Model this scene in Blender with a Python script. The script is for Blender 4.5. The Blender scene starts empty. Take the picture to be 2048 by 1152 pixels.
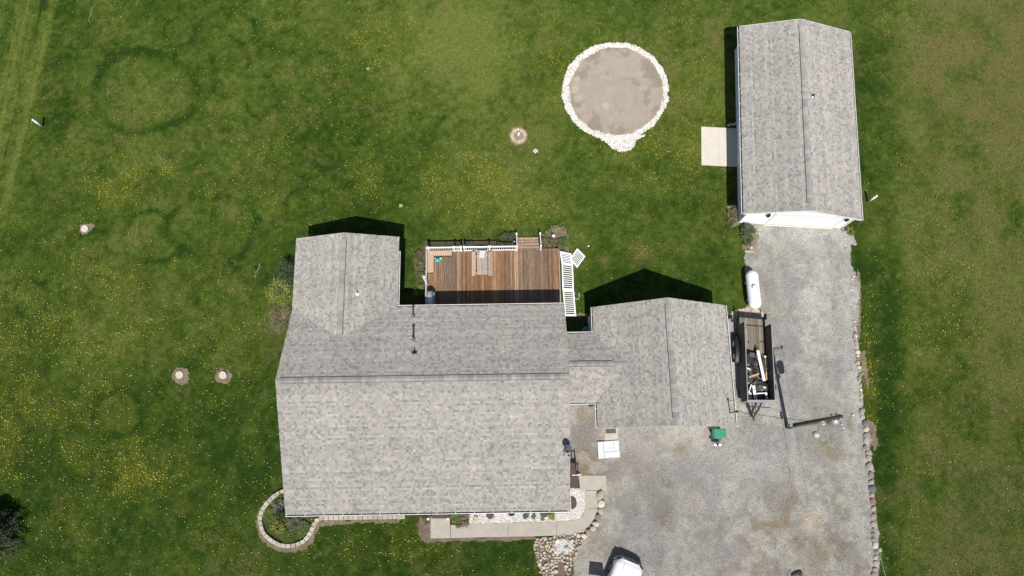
import bpy, bmesh, math, random
import numpy as np
from mathutils import Vector, Matrix

random.seed(11)
rng = np.random.default_rng(7)
scn = bpy.context.scene

# ------------------------------------------------------------------ camera, sky, sun
CAM_H, FOC, TILT = 48.4, 1386.4, 0.2375
cam = bpy.data.cameras.new('camera')
cam.sensor_width = 36.0
cam.lens = FOC / 2048.0 * 36.0
cam.clip_start = 0.5
cam.clip_end = 3000
cam_ob = bpy.data.objects.new('camera', cam)
cam_ob.location = (0, 0, CAM_H)
cam_ob.rotation_euler = (TILT, 0, 0)
scn.collection.objects.link(cam_ob)
scn.camera = cam_ob

SHX, SHY = -0.059, 0.632                      # shadow offset per metre of height
sun_vec = Vector((-SHX, -SHY, 1)).normalized()
world = bpy.data.worlds.new('World')
scn.world = world
world.use_nodes = True
wn = world.node_tree
sky = wn.nodes.new('ShaderNodeTexSky')
sky.sky_type = 'NISHITA'
sky.sun_disc = False
sky.sun_elevation = math.asin(sun_vec.z)
sky.sun_rotation = math.atan2(sun_vec.x, sun_vec.y)
bgn = wn.nodes['Background']
wn.links.new(sky.outputs[0], bgn.inputs[0])
bgn.inputs[1].default_value = 0.06
sun = bpy.data.lights.new('sun', 'SUN')
sun.energy = 4.0
sun.angle = math.radians(0.5)
sun.color = (1.0, 0.955, 0.90)
sun_ob = bpy.data.objects.new('sun', sun)
sun_ob.rotation_euler = sun_vec.to_track_quat('Z', 'Y').to_euler()
sun_ob.location = (0, -30, 60)
scn.collection.objects.link(sun_ob)
scn.view_settings.view_transform = 'Standard'
scn.view_settings.look = 'None'
scn.view_settings.exposure = 0.32
scn.view_settings.gamma = 1.0
scn.view_settings.use_curve_mapping = False

CT, ST = math.cos(TILT), math.sin(TILT)


def at(u, v, z=0.0):
    """point of the photograph (2048 px wide) -> place in the world at height z"""
    x = (u - 1024) / FOC
    y = (576 - v) / FOC
    d = Vector((x, y * CT + ST, y * ST - CT))
    k = (z - CAM_H) / d.z
    return Vector((d.x * k, d.y * k, z))


def at_np(u, v, z=0.0):
    x = (np.asarray(u, float) - 1024) / FOC
    y = (576 - np.asarray(v, float)) / FOC
    k = (z - CAM_H) / (y * ST - CT)
    return np.stack([x * k, (y * CT + ST) * k], -1)


def to_px(x, y):
    """ground point -> pixel (for laying fields of colour out on the ground)"""
    zc = y * ST + CAM_H * CT
    return 1024 + FOC * x / zc, 576 - FOC * (y * CT - CAM_H * ST) / zc


# ------------------------------------------------------------------ numpy noise
def vnoise(x, y, seed=0):
    r = np.random.default_rng(seed).random((256, 256))
    xi = np.floor(x).astype(int)
    yi = np.floor(y).astype(int)
    fx = x - xi
    fy = y - yi
    fx = fx * fx * (3 - 2 * fx)
    fy = fy * fy * (3 - 2 * fy)
    a = r[xi & 255, yi & 255]
    b = r[(xi + 1) & 255, yi & 255]
    c = r[xi & 255, (yi + 1) & 255]
    d = r[(xi + 1) & 255, (yi + 1) & 255]
    return (a * (1 - fx) + b * fx) * (1 - fy) + (c * (1 - fx) + d * fx) * fy


def fbm(x, y, scale, octv=4, seed=0):
    s = 0
    amp = 1.0
    tot = 0
    for i in range(octv):
        s = s + amp * vnoise(x / scale * 2 ** i + 17.3 * i, y / scale * 2 ** i - 9.1 * i, seed + i)
        tot += amp
        amp *= 0.55
    return s / tot * 2 - 1


def smooth(a, b, x):
    t = np.clip((x - a) / (b - a), 0, 1)
    return t * t * (3 - 2 * t)


def inside(px, py, poly):
    poly = np.asarray(poly, float)
    c = np.zeros(px.shape, bool)
    n = len(poly)
    j = n - 1
    for i in range(n):
        xi, yi = poly[i]
        xj, yj = poly[j]
        if yi != yj:
            m = ((yi > py) != (yj > py)) & (px < (xj - xi) * (py - yi) / (yj - yi) + xi)
            c ^= m
        j = i
    return c


# ------------------------------------------------------------------ materials
def mat(name, col, rough=0.8, metal=0.0, var=0.0, vscale=3.0, bump=0.0, bscale=30.0, attr=False,
        col2=None, stretch=None, alpha=None, spec=0.5, fine=0.0, fscale=60.0, coat=0.0):
    m = bpy.data.materials.new(name)
    m.use_nodes = True
    nt = m.node_tree
    b = nt.nodes['Principled BSDF']
    b.inputs['Roughness'].default_value = rough
    b.inputs['Metallic'].default_value = metal
    b.inputs['Specular IOR Level'].default_value = spec
    b.inputs['Coat Weight'].default_value = coat
    if 'Diffuse Roughness' in b.inputs and rough > .84:
        b.inputs['Diffuse Roughness'].default_value = .7
    L = nt.links.new
    tc = nt.nodes.new('ShaderNodeNewGeometry')
    mp = nt.nodes.new('ShaderNodeMapping')
    L(tc.outputs['Position'], mp.inputs[0])
    if stretch:
        mp.inputs['Scale'].default_value = stretch
    if attr:
        a = nt.nodes.new('ShaderNodeAttribute')
        a.attribute_name = 'Col'
        cur = a.outputs['Color']
    else:
        rgb = nt.nodes.new('ShaderNodeRGB')
        rgb.outputs[0].default_value = (*col, 1)
        cur = rgb.outputs[0]
    if col2 is not None:
        n = nt.nodes.new('ShaderNodeTexNoise')
        n.inputs['Scale'].default_value = vscale
        n.inputs['Detail'].default_value = 6
        n.inputs['Roughness'].default_value = 0.65
        L(mp.outputs[0], n.inputs['Vector'])
        r = nt.nodes.new('ShaderNodeMapRange')
        r.inputs[1].default_value = 0.38
        r.inputs[2].default_value = 0.62
        L(n.outputs[0], r.inputs[0])
        mx = nt.nodes.new('ShaderNodeMix')
        mx.data_type = 'RGBA'
        L(r.outputs[0], mx.inputs[0])
        L(cur, mx.inputs[6])
        mx.inputs[7].default_value = (*col2, 1)
        cur = mx.outputs[2]

    def vary(cur, amt, scale, det):
        n = nt.nodes.new('ShaderNodeTexNoise')
        n.inputs['Scale'].default_value = scale
        n.inputs['Detail'].default_value = det
        n.inputs['Roughness'].default_value = 0.7
        L(mp.outputs[0], n.inputs['Vector'])
        r = nt.nodes.new('ShaderNodeMapRange')
        r.inputs[1].default_value = 0.25
        r.inputs[2].default_value = 0.75
        r.inputs[3].default_value = 1 - amt
        r.inputs[4].default_value = 1 + amt
        L(n.outputs[0], r.inputs[0])
        s = nt.nodes.new('ShaderNodeVectorMath')
        s.operation = 'SCALE'
        L(cur, s.inputs[0])
        L(r.outputs[0], s.inputs['Scale'])
        return s.outputs[0]
    if var:
        cur = vary(cur, var, vscale, 5)
    if fine:
        cur = vary(cur, fine, fscale, 3)
    L(cur, b.inputs['Base Color'])
    if bump:
        n = nt.nodes.new('ShaderNodeTexNoise')
        n.inputs['Scale'].default_value = bscale
        n.inputs['Detail'].default_value = 4
        L(mp.outputs[0], n.inputs['Vector'])
        bp = nt.nodes.new('ShaderNodeBump')
        bp.inputs['Strength'].default_value = min(1, bump)
        bp.inputs['Distance'].default_value = 0.03
        L(n.outputs[0], bp.inputs['Height'])
        L(bp.outputs[0], b.inputs['Normal'])
    return m


M = {}
M['lawn'] = mat('lawn', (.06, .09, .02), 0.95, attr=True, var=.22, vscale=2.6, fine=.45, fscale=9, bump=1, bscale=14, spec=.12)
M['grass'] = mat('grass_blades', (.06, .09, .02), 0.85, attr=True, spec=.2)
M['petal'] = mat('petal', (.6, .5, .05), 0.8, attr=True, spec=.2)
M['leaf'] = mat('leaf', (.06, .09, .02), 0.7, attr=True, spec=.3)
M['bark'] = mat('bark', (.16, .13, .10), 0.9, var=.3, vscale=9)
M['twig'] = mat('twig', (.30, .25, .18), 0.9, var=.3, vscale=9)
M['gravel'] = mat('gravel', (.4, .38, .35), 0.95, attr=True, var=.12, vscale=2.2, fine=.50, fscale=15, bump=1, bscale=18, spec=.2)
M['sand'] = mat('sand', (.4, .35, .3), 0.95, attr=True, var=.05, vscale=3, fine=.10, fscale=18, bump=.3, bscale=14, spec=.2)
M['stonebed'] = mat('stone_bed', (.7, .68, .62), 0.9, attr=True, fine=.25, fscale=14, bump=1, bscale=16, spec=.2)
M['pebble'] = mat('pebble', (.8, .78, .74), 0.8, attr=True, spec=.3)
M['soil'] = mat('soil', (.17, .13, .09), 0.95, attr=True, var=.2, vscale=4, fine=.4, fscale=16, bump=1, bscale=18, spec=.15)
M['concrete'] = mat('concrete', (.46, .425, .36), 0.85, var=.13, vscale=1.6, fine=.10, fscale=25, bump=.2, bscale=40)
M['pad_concrete'] = mat('pad_concrete', (.60, .565, .49), 0.85, var=.07, vscale=1.4, fine=.06, fscale=25, bump=.15, bscale=40)
M['shingle'] = mat('shingle', (.3, .29, .28), 0.92, attr=True, var=.06, vscale=.7, fine=.16, fscale=26, bump=.5, bscale=60, spec=.15)
M['deckfelt'] = mat('roof_deck', (.10, .095, .09), 0.95)
M['vinyl'] = mat('white_vinyl', (.90, .91, .92), 0.45, var=.03, vscale=2)
M['siding'] = mat('siding', (.90, .91, .92), 0.5, var=.03, vscale=1.5)
M['gutter'] = mat('gutter_paint', (.78, .78, .77), 0.4, var=.05, vscale=6)
M['dark'] = mat('dark_gap', (.015, .015, .016), 0.8)
M['glass'] = mat('window_glass', (.02, .025, .03), 0.08)
M['board'] = mat('deck_board', (.25, .15, .08), 0.8, attr=True, var=.42, vscale=2.0, stretch=(5, .7, 1), fine=.45, fscale=9, bump=.4, bscale=25)
M['oldwood'] = mat('weathered_wood', (.34, .27, .21), 0.85, attr=True, var=.25, vscale=2.5, stretch=(5, .8, 1), fine=.3, fscale=18)
M['tan'] = mat('tan_composite', (.50, .355, .24), 0.7, var=.05, vscale=4)
M['brown'] = mat('brown_plastic', (.075, .045, .04), 0.7, var=.15, vscale=6)
M['tank'] = mat('tank_paint', (.83, .84, .83), 0.3, var=.03, vscale=4)
M['steel'] = mat('galvanised', (.52, .53, .54), 0.35, metal=.8, var=.1, vscale=12)
M['black'] = mat('black_steel', (.018, .018, .02), 0.45, var=.2, vscale=10)
M['rubber'] = mat('rubber', (.02, .02, .02), 0.85)
M['rim'] = mat('wheel_rim', (.35, .36, .37), 0.4, metal=.5)
M['polewood'] = mat('pole_wood', (.055, .046, .038), 0.9, var=.35, vscale=4, stretch=(6, 6, .5))
M['grey'] = mat('grey_metal', (.36, .37, .38), 0.45, metal=.3, var=.08, vscale=8)
M['porcelain'] = mat('porcelain', (.75, .76, .78), 0.2)
M['green'] = mat('green_plastic', (.025, .23, .14), 0.5, var=.12, vscale=5)
M['teal'] = mat('teal_plastic', (.02, .50, .55), 0.4)
M['lime'] = mat('lime_plastic', (.28, .62, .22), 0.4)
M['bag'] = mat('black_bag', (.035, .037, .04), 0.38, var=.3, vscale=7, bump=1, bscale=5)
M['felt'] = mat('felt_scrap', (.07, .07, .068), 0.9, var=.35, vscale=6, attr=False)
M['whitewood'] = mat('white_trim_board', (.80, .80, .80), 0.6, var=.04, vscale=7)
M['lumber'] = mat('lumber', (.50, .34, .19), 0.8, var=.2, vscale=8)
M['paper'] = mat('white_board', (.56, .58, .59), 0.6, var=.12, vscale=5, fine=.06, fscale=20)
M['carpaint'] = mat('car_paint', (.80, .81, .82), 0.25, coat=.5)
M['carglass'] = mat('car_glass', (.02, .03, .04), 0.05)
M['stone'] = mat('field_stone', (.4, .36, .3), 0.9, attr=True, var=.18, vscale=5, fine=.22, fscale=24, bump=.6, bscale=12)
M['block'] = mat('wall_block', (.44, .42, .34), 0.9, attr=True, var=.12, vscale=6, fine=.2, fscale=24, bump=.4, bscale=20)
M['mat'] = mat('door_mat', (.10, .09, .075), 0.95, var=.25, vscale=12)
M['lid'] = mat('concrete_lid', (.60, .57, .49), 0.85, var=.14, vscale=5, fine=.1, fscale=30)
M['bluegrey'] = mat('blue_grey_plastic', (.22, .30, .34), 0.6)
M['cloth'] = mat('cloth', (.66, .62, .56), 0.9, var=.15, vscale=14)
M['hose'] = mat('hose', (.62, .65, .58), 0.6)
M['wire'] = mat('wire', (.42, .42, .41), 0.6)
M['trailerwall'] = mat('trailer_wall', (.105, .092, .078), 0.7, var=.35, vscale=3, stretch=(6, .8, 1))
M['rail_grey'] = mat('grey_vinyl', (.42, .44, .43), 0.7, var=.15, vscale=6)  # greyer vinyl for the west railing of the deck


# ------------------------------------------------------------------ mesh builder
class MB:
    def __init__(s):
        s.v = []
        s.f = []
        s.c = []
        s.cur = None
        s.sm = []
        s.smooth = False

    def _add(s, vs, fs, T=None):
        o = len(s.v)
        if T is not None:
            vs = [T @ Vector(p) for p in vs]
        s.v.extend([tuple(p) for p in vs])
        for f in fs:
            s.f.append(tuple(i + o for i in f))
            s.c.append(s.cur)
            s.sm.append(s.smooth)
        return s

    def hexa(s, b, t, T=None):
        """b, t: 4 points each, counter clockwise seen from above"""
        return s._add(list(b) + list(t), [(3, 2, 1, 0), (4, 5, 6, 7), (0, 1, 5, 4), (1, 2, 6, 5), (2, 3, 7, 6), (3, 0, 4, 7)], T)

    def box(s, x0, x1, y0, y1, z0, z1, T=None):
        b = [(x0, y0, z0), (x1, y0, z0), (x1, y1, z0), (x0, y1, z0)]
        t = [(x0, y0, z1), (x1, y0, z1), (x1, y1, z1), (x0, y1, z1)]
        return s.hexa(b, t, T)

    def beam(s, p, q, w, h, up=(0, 0, 1)):
        p = Vector(p)
        q = Vector(q)
        d = (q - p)
        L = d.length
        d.normalize()
        up = Vector(up)
        x = d.cross(up)
        if x.length < 1e-4:
            x = d.cross(Vector((0, 1, 0)))
        x.normalize()
        z = x.cross(d)
        T = Matrix(((x.x, d.x, z.x, p.x), (x.y, d.y, z.y, p.y), (x.z, d.z, z.z, p.z), (0, 0, 0, 1)))
        return s.box(-w / 2, w / 2, 0, L, -h / 2, h / 2, T)

    def tube(s, p, q, r0, r1=None, n=8, caps=True):
        r1 = r0 if r1 is None else r1
        p = Vector(p)
        q = Vector(q)
        d = (q - p).normalized()
        a = d.orthogonal().normalized()
        b = d.cross(a)
        vs = []
        for c, r in ((p, r0), (q, r1)):
            for i in range(n):
                t = 2 * math.pi * i / n
                vs.append(c + a * (r * math.cos(t)) + b * (r * math.sin(t)))
        fs = [(i, (i + 1) % n, n + (i + 1) % n, n + i) for i in range(n)]
        if caps:
            fs += [tuple(reversed(range(n))), tuple(range(n, 2 * n))]
        return s._add(vs, fs)

    def path(s, pts, r, n=6):
        for a, b in zip(pts[:-1], pts[1:]):
            s.tube(a, b, r, r, n, True)
        return s

    def lathe(s, prof, n=20, c=(0, 0, 0), T=None):
        """prof: (radius, z) from bottom to top"""
        vs = []
        for r, z in prof:
            for i in range(n):
                t = 2 * math.pi * i / n
                vs.append(Vector((c[0] + r * math.cos(t), c[1] + r * math.sin(t), c[2] + z)))
        fs = []
        for k in range(len(prof) - 1):
            for i in range(n):
                j = (i + 1) % n
                fs.append((k * n + i, k * n + j, (k + 1) * n + j, (k + 1) * n + i))
        fs.append(tuple(reversed(range(n))))
        fs.append(tuple(range((len(prof) - 1) * n, len(prof) * n)))
        return s._add(vs, fs, T)

    def prism(s, poly, z0, z1, T=None):
        n = len(poly)
        vs = [(x, y, z0) for x, y in poly] + [(x, y, z1) for x, y in poly]
        fs = [(i, (i + 1) % n, n + (i + 1) % n, n + i) for i in range(n)]
        fs += [tuple(reversed(range(n))), tuple(range(n, 2 * n))]
        return s._add(vs, fs, T)

    def rock(s, c, rx, ry, rz, rot=0, seed=0, n=8, flat=.35):
        rr = random.Random(seed)
        vs = []
        rings = [(-.9, .55), (-.25, .98), (.35, .92), (.8, .6)]
        ph = rr.random() * 6
        sq = rr.uniform(-.15, .15)
        rad = [1 + sq * math.cos(2 * (2 * math.pi * i / n) + ph) + rr.uniform(-.16, .16) for i in range(n)]
        for z, k in rings:
            for i in range(n):
                t = 2 * math.pi * i / n
                q = rad[i] * k * rr.uniform(.93, 1.07)
                x, y = rx * q * math.cos(t), ry * q * math.sin(t)
                vs.append((c[0] + x * math.cos(rot) - y * math.sin(rot), c[1] + x * math.sin(rot) + y * math.cos(rot),
                           c[2] + rz * (z + rr.uniform(-.1, .1))))
        vs.append((c[0], c[1], c[2] + rz * rr.uniform(.9, 1.05)))
        fs = []
        for k in range(3):
            for i in range(n):
                j = (i + 1) % n
                fs.append((k * n + i, k * n + j, (k + 1) * n + j, (k + 1) * n + i))
        for i in range(n):
            fs.append((3 * n + i, 3 * n + (i + 1) % n, 4 * n))
        fs.append(tuple(reversed(range(n))))
        return s._add(vs, fs)

    def build(s, name, m, parent=None, local=False, bevel=0, **tags):
        me = bpy.data.meshes.new(name)
        v = np.array(s.v, float)
        loc = None
        if parent is not None and not local:
            W = world_of(parent).inverted()
            A = np.array(W)
            v = v @ A[:3, :3].T + A[:3, 3]
        elif parent is None:
            lo, hi = v.min(0), v.max(0)
            loc = np.array([(lo[0] + hi[0]) / 2, (lo[1] + hi[1]) / 2, lo[2]])
            v = v - loc
        me.from_pydata(v.tolist(), [], s.f)
        if s.cur is not None or any(c is not None for c in s.c[:1]):
            a = me.attributes.new('Col', 'FLOAT_COLOR', 'FACE')
            arr = np.ones((len(s.c), 4), np.float32)
            arr[:, :3] = [c if c is not None else (1, 1, 1) for c in s.c]
            a.data.foreach_set('color', arr.ravel())
        if any(s.sm):
            me.polygons.foreach_set('use_smooth', s.sm)
        me.materials.append(M[m] if isinstance(m, str) else m)
        me.update()
        o = bpy.data.objects.new(name, me)
        scn.collection.objects.link(o)
        if parent is not None:
            o.parent = parent
        elif loc is not None:
            o.location = loc
        if bevel:
            b = o.modifiers.new('edge', 'BEVEL')
            b.width = bevel
            b.segments = 2
            b.limit_method = 'ANGLE'
        for k, q in tags.items():
            o[k] = q
        return o


def world_of(o):
    Mx = Matrix.Identity(4)
    while o is not None:
        Mx = Matrix.Translation(o.location) @ o.rotation_euler.to_matrix().to_4x4() @ Mx
        o = o.parent
    return Mx


def thing(name, label, cat, loc=(0, 0, 0), rot=0.0, group=None):
    o = bpy.data.objects.new(name, None)
    o.empty_display_size = .3
    scn.collection.objects.link(o)
    o.location = loc
    o.rotation_euler = (0, 0, rot)
    o['label'] = label
    o['category'] = cat
    if group:
        o['group'] = group
    return o


def copy_tree(o, parent=None, label=None):
    c = o.copy()
    scn.collection.objects.link(c)
    c.parent = parent
    if label:
        c['label'] = label
    for ch in [k for k in KIDS.get(o.name, [])]:
        copy_tree(ch, c)
    return c


KIDS = {}


def np_mesh(name, verts, quads, m, col=None, smoothf=True, parent=None, **tags):
    """verts (N,3), quads (K,3 or 4) as numpy; col per vertex (N,3)"""
    me = bpy.data.meshes.new(name)
    K, w = quads.shape
    me.vertices.add(len(verts))
    me.vertices.foreach_set('co', verts.astype(np.float32).ravel())
    me.loops.add(K * w)
    me.loops.foreach_set('vertex_index', quads.astype(np.int32).ravel())
    me.polygons.add(K)
    me.polygons.foreach_set('loop_start', np.arange(0, K * w, w, dtype=np.int32))
    me.polygons.foreach_set('use_smooth', np.full(K, smoothf))
    me.update(calc_edges=True)
    if col is not None:
        a = me.attributes.new('Col', 'FLOAT_COLOR', 'POINT')
        arr = np.ones((len(verts), 4), np.float32)
        arr[:, :3] = col
        a.data.foreach_set('color', arr.ravel())
    me.materials.append(M[m])
    o = bpy.data.objects.new(name, me)
    scn.collection.objects.link(o)
    if parent:
        o.parent = parent
    for k, q in tags.items():
        o[k] = q
    return o


# ------------------------------------------------------------------ ground outlines (pixels of the photograph)
DRIVE = [(1500, 445), (1560, 440), (1692, 452), (1700, 468), (1713, 486), (1711, 489), (1701, 489), (1703, 500), (1702, 530), (1708, 540),
         (1717, 556), (1719, 600), (1716, 640), (1715, 690), (1719, 730), (1724, 780), (1728, 830), (1738, 870), (1742, 900),
         (1748, 960), (1752, 1020), (1757, 1080), (1760, 1160), (1764, 1330), (1095, 1330), (1140, 1200), (1146, 1120), (1150, 1098),
         (1166, 1068), (1180, 1045), (1190, 1010), (1192, 975), (1192, 958), (1120, 958), (1120, 800), (1190, 790),
         (1190, 640), (1400, 628), (1490, 626), (1497, 600), (1492, 560), (1490, 520), (1489, 503), (1512, 494), (1516, 470), (1508, 455)]
SANDC = at(1232, 182)
PADPOLY = [(1402, 252), (1490, 254), (1492, 330), (1403, 329)]
PATH_OUT = [(901, 1050), (1016, 1046), (1113, 1044), (1152, 1040), (1164, 1034), (1170, 1019), (1170, 981), (1194, 981), (1196, 1017),
            (1190, 1034), (1172, 1058), (1153, 1068), (1113, 1071), (901, 1076)]
LANDING = [(1152, 951), (1212, 951), (1214, 980), (1152, 980)]
PORCHPAD = [(860, 1030), (899, 1030), (901, 1076), (861, 1077)]
WHITEBED = [(935, 1000), (1110, 1000), (1142, 975), (1170, 979), (1170, 1020), (1164, 1034), (1152, 1041), (1113, 1045), (1016, 1047), (938, 1050)]
ROCKBED = [(1072, 1076), (1120, 1070), (1152, 1067), (1166, 1060), (1172, 1074), (1160, 1090), (1152, 1105), (1146, 1122), (1140, 1160), (1138, 1200), (1092, 1200),
           (1085, 1150), (1072, 1115), (1068, 1090)]
MULCHL = [(838, 1030), (862, 1030), (862, 1076), (960, 1074), (1070, 1070), (1072, 1079), (960, 1081), (850, 1086), (836, 1070)]
CURVEBED = [(573, 975), (556, 985), (536, 1000), (521, 1022), (517, 1047), (524, 1067), (545, 1086), (571, 1096), (600, 1090), (622, 1068),
            (633, 1045), (650, 1036), (850, 1034), (850, 1000), (573, 1000)]
SHRUBBEDA = [(1083, 498), (1083, 470), (1095, 458), (1118, 453), (1134, 456), (1137, 480), (1139, 512), (1121, 512), (1119, 498)]
DECKBED = [(838, 500), (848, 482), (900, 480), (1030, 477), (1034, 498), (860, 504), (848, 610), (830, 612), (833, 560), (826, 520)]
HOUSE_F = [[(600, 520), (790, 520), (800, 640), (1125, 640), (1135, 1010), (590, 1010), (565, 760), (590, 620)],
           [(1180, 640), (1440, 640), (1460, 840), (1200, 840)], [(1480, 70), (1680, 75), (1690, 450), (1480, 440)]]
DIRTPATCH = []


def W(poly):
    p = np.array(poly, float)
    return at_np(p[:, 0], p[:, 1])


polyW = {k: W(v) for k, v in dict(DRIVE=DRIVE, PAD=PADPOLY, PATH=PATH_OUT, LAND=LANDING, PORCH=PORCHPAD, WHITE=WHITEBED, ROCK=ROCKBED,
                                  MULCHL=MULCHL, CURVE=CURVEBED, SHRUBA=SHRUBBEDA, DECKBED=DECKBED).items()}
houseW = [W(h) for h in HOUSE_F]

# ------------------------------------------------------------------ lawn
# fairy rings in the turf: px centre, radii, strength, angular gap
RINGS = [(287, 185, 100, 80, 1.0), (305, 474, 64, 50, .75), (428, 455, 92, 62, .85), (235, 828, 48, 46, 1.25), (360, 62, 31, 28, .6), (485, 62, 26, 24, .6), (462, 118, 36, 26, .5), (452, 165, 30, 30, .45),
         (185, 490, 30, 28, .8), (612, 402, 40, 24, .7), (62, 598, 34, 36, .7), (200, 572, 24, 22, .6),
         (72, 762, 28, 20, .6), (480, 52, 30, 34, .45), (880, 222, 16, 14, .5), (620, 340, 22, 18, .4), (200, 702, 18, 16, .5),
         (445, 270, 60, 40, .35), (735, 95, 26, 22, .3), (160, 205, 26, 34, .4), (520, 190, 30, 44, .4)]


def flower_density(x, y):
    u, v = to_px(x, y)
    reg = lambda cu, cv, ru, rv: np.exp(-(((u - cu) / ru) ** 2 + ((v - cv) / rv) ** 2))
    den = .05 + 1.2 * reg(20, 880, 80, 110) + 1.1 * reg(240, 930, 110, 50) + .35 * reg(90, 640, 160, 160) + .18 * reg(300, 700, 200, 200) + .55 * reg(1000, 370, 110, 70) \
        + .55 * reg(1350, 170, 40, 120) + .5 * reg(1330, 300, 90, 60) + .45 * reg(1110, 130, 30, 90) + .42 * reg(700, 80, 130, 60) + .12 * reg(560, 260, 200, 120) \
        + .85 * reg(1738, 730, 14, 150) + .5 * reg(1755, 1130, 18, 60) + .30 * reg(740, 360, 200, 60) + .4 * reg(1290, 500, 40, 20) + .22 * reg(1900, 600, 120, 160) \
        + .35 * reg(750, 1090, 150, 50) + .65 * reg(300, 345, 110, 34) + .5 * reg(220, 385, 50, 30) + .28 * reg(1420, 200, 40, 160) + .3 * reg(60, 1100, 120, 60) + .3 * reg(420, 1000, 200, 120)
    den *= .28 + 1.25 * smooth(-.22, .38, fbm(x, y, 1.5, 4, 501)) * smooth(-.6, .3, fbm(x, y, 5, 2, 511))
    den *= 1 - .75 * smooth(1750, 1900, u) * smooth(450, 200, v)
    return den


def lawn_color(x, y):
    u, v = to_px(x, y)
    base = np.array([.0500, .0845, .0095])
    dark = np.array([.0155, .0440, .0038])
    light = np.array([.108, .140, .027])
    dry = np.array([.122, .116, .038])
    n1 = fbm(x, y, 9.0, 4, 3)
    n2 = fbm(x, y, 2.2, 4, 13)
    n3 = fbm(x, y, .55, 3, 23)
    n4 = fbm(x, y, .26, 2, 29)
    L = .40 * n1 + .55 * n2 + .55 * n3 + .45 * n4 - .04
    # broad regions of the photograph
    reg = lambda cu, cv, ru, rv: np.exp(-(((u - cu) / ru) ** 2 + ((v - cv) / rv) ** 2))
    L += .75 * reg(935, 95, 60, 100) + .85 * reg(900, 60, 190, 130) + .35 * reg(1040, 330, 260, 130) + .35 * reg(290, 200, 70, 55) + .25 * reg(1400, 200, 90, 160)
    L += .30 * reg(1250, 470, 260, 60) - .35 * reg(640, 470, 240, 150) - .42 * reg(440, 950, 200, 180) - .45 * reg(120, 120, 60, 200)
    L -= .30 * reg(60, 1020, 220, 150) + .45 * reg(900, 1120, 250, 50) + .5 * reg(1725, 350, 28, 400) + .55 * reg(1775, 850, 26, 400)
    L -= .25 * reg(700, 260, 160, 130)
    L -= .20 * smooth(500, 1100, v)
    L += .55 * smooth(1770, 1850, u) * smooth(1152, 300, v) * (.4 + .6 * smooth(-.4, .5, n2)) + .22 * smooth(1770, 1850, u)
    # mower bands along the left edge (rotated a little)
    s = u + (v - 0) * .23
    lane = smooth(128, 108, s + 6 * n2) * smooth(620, 250, v)
    L += lane * (.30 + .60 * np.exp(-((s - 104) / 9) ** 2) + .5 * np.exp(-((s - 58) / 4) ** 2) + .4 * np.exp(-((s - 44) / 3) ** 2)
                 - .55 * np.exp(-((s - 28) / 9) ** 2) - .4 * np.exp(-((s - 84) / 5) ** 2) + .8 * (vnoise(s / 3.5, v / 160, 91) - .4) + .5 * (vnoise(s / 1.6, v / 90, 92) - .5))
    # faint mower lanes elsewhere
    L += .10 * np.sin(u / 13.0 + n1 * 1.5) * smooth(1760, 1800, u)
    dryk = np.ones(x.shape)
    for (cu, cv, ru, rv, k) in RINGS:
        ang = np.arctan2((v - cv) / rv, (u - cu) / ru)
        rad = np.sqrt(((u - cu) / ru) ** 2 + ((v - cv) / rv) ** 2) + .10 * n2 + .10 * n3 + .05 * np.sin(3 * ang + cu)
        wdt = .11 * (1 + 0 * ang) * max(1, 55 / max(ru, rv)) ** .7
        arc = .55 + .45 * np.sin(ang * 2 + cu * .37) + .3 * np.sin(ang * 5 + cv)
        L -= 1.15 * k * np.clip(arc, .15, 1) * np.exp(-((rad - 1) / wdt) ** 2)
        dryk = dryk * (1 - .9 * k * np.exp(-((rad - 1) / wdt) ** 2))
        L += .22 * k * smooth(1, .7, rad)
    t = np.clip(L, -1, 1)[..., None]
    c = np.where(t > 0, base + (light - base) * np.clip(t * 1.05, 0, 1), base + (dark - base) * np.clip(-t * 1.25, 0, 1))
    d = (smooth(.05, .85, fbm(x, y, .9, 4, 43) + .35 * n1 + .35 * n4 + .30 * smooth(1780, 1900, u) + .30 * reg(900, 60, 190, 130) + .2 * reg(1330, 180, 120, 160) + .25 * reg(290, 200, 80, 60))) * .42
    d += .38 * smooth(1775, 1900, u) * smooth(-.5, .4, n2 + .5 * n1) + .25 * reg(1960, 120, 160, 200) + .9 * reg(1930, 110, 150, 60) * smooth(-.3, .3, n2) * .6 + .5 * reg(1960, 250, 90, 60) * smooth(-.2, .3, n2)
    # worn places
    d += 1.0 * reg(1325, 175, 40, 55) * smooth(.0, .5, n3 + n2) + .8 * reg(1430, 70, 22, 35) * smooth(0, .5, n3 + .3)
    d += .9 * reg(1208, 520, 10, 7) + .9 * reg(1283, 508, 22, 22) * .7 + .7 * reg(560, 630, 26, 50) + .8 * reg(1420, 435, 16, 30) * smooth(-.2, .4, n3)
    d += .6 * reg(1155, 635, 40, 6) + .4 * reg(1070, 280, 40, 30)
    d = np.clip(d * dryk, 0, 1)[..., None]
    c = c * (1 - d) + dry * d
    # slightly yellower under the dandelion patches
    k = np.clip(flower_density(x, y) * .42, 0, .42)[..., None]
    c = c * (1 - k) + np.array([.135, .140, .014]) * k
    return np.clip(c, .003, 1)


def axis(fine0, fine1, step, far):
    f = np.arange(fine0, fine1 + 1e-6, step)
    a = fine0 - np.geomspace(.6, far, 16)[::-1]
    b = fine1 + np.geomspace(.6, far, 16)
    return np.concatenate([a, f, b])


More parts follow.
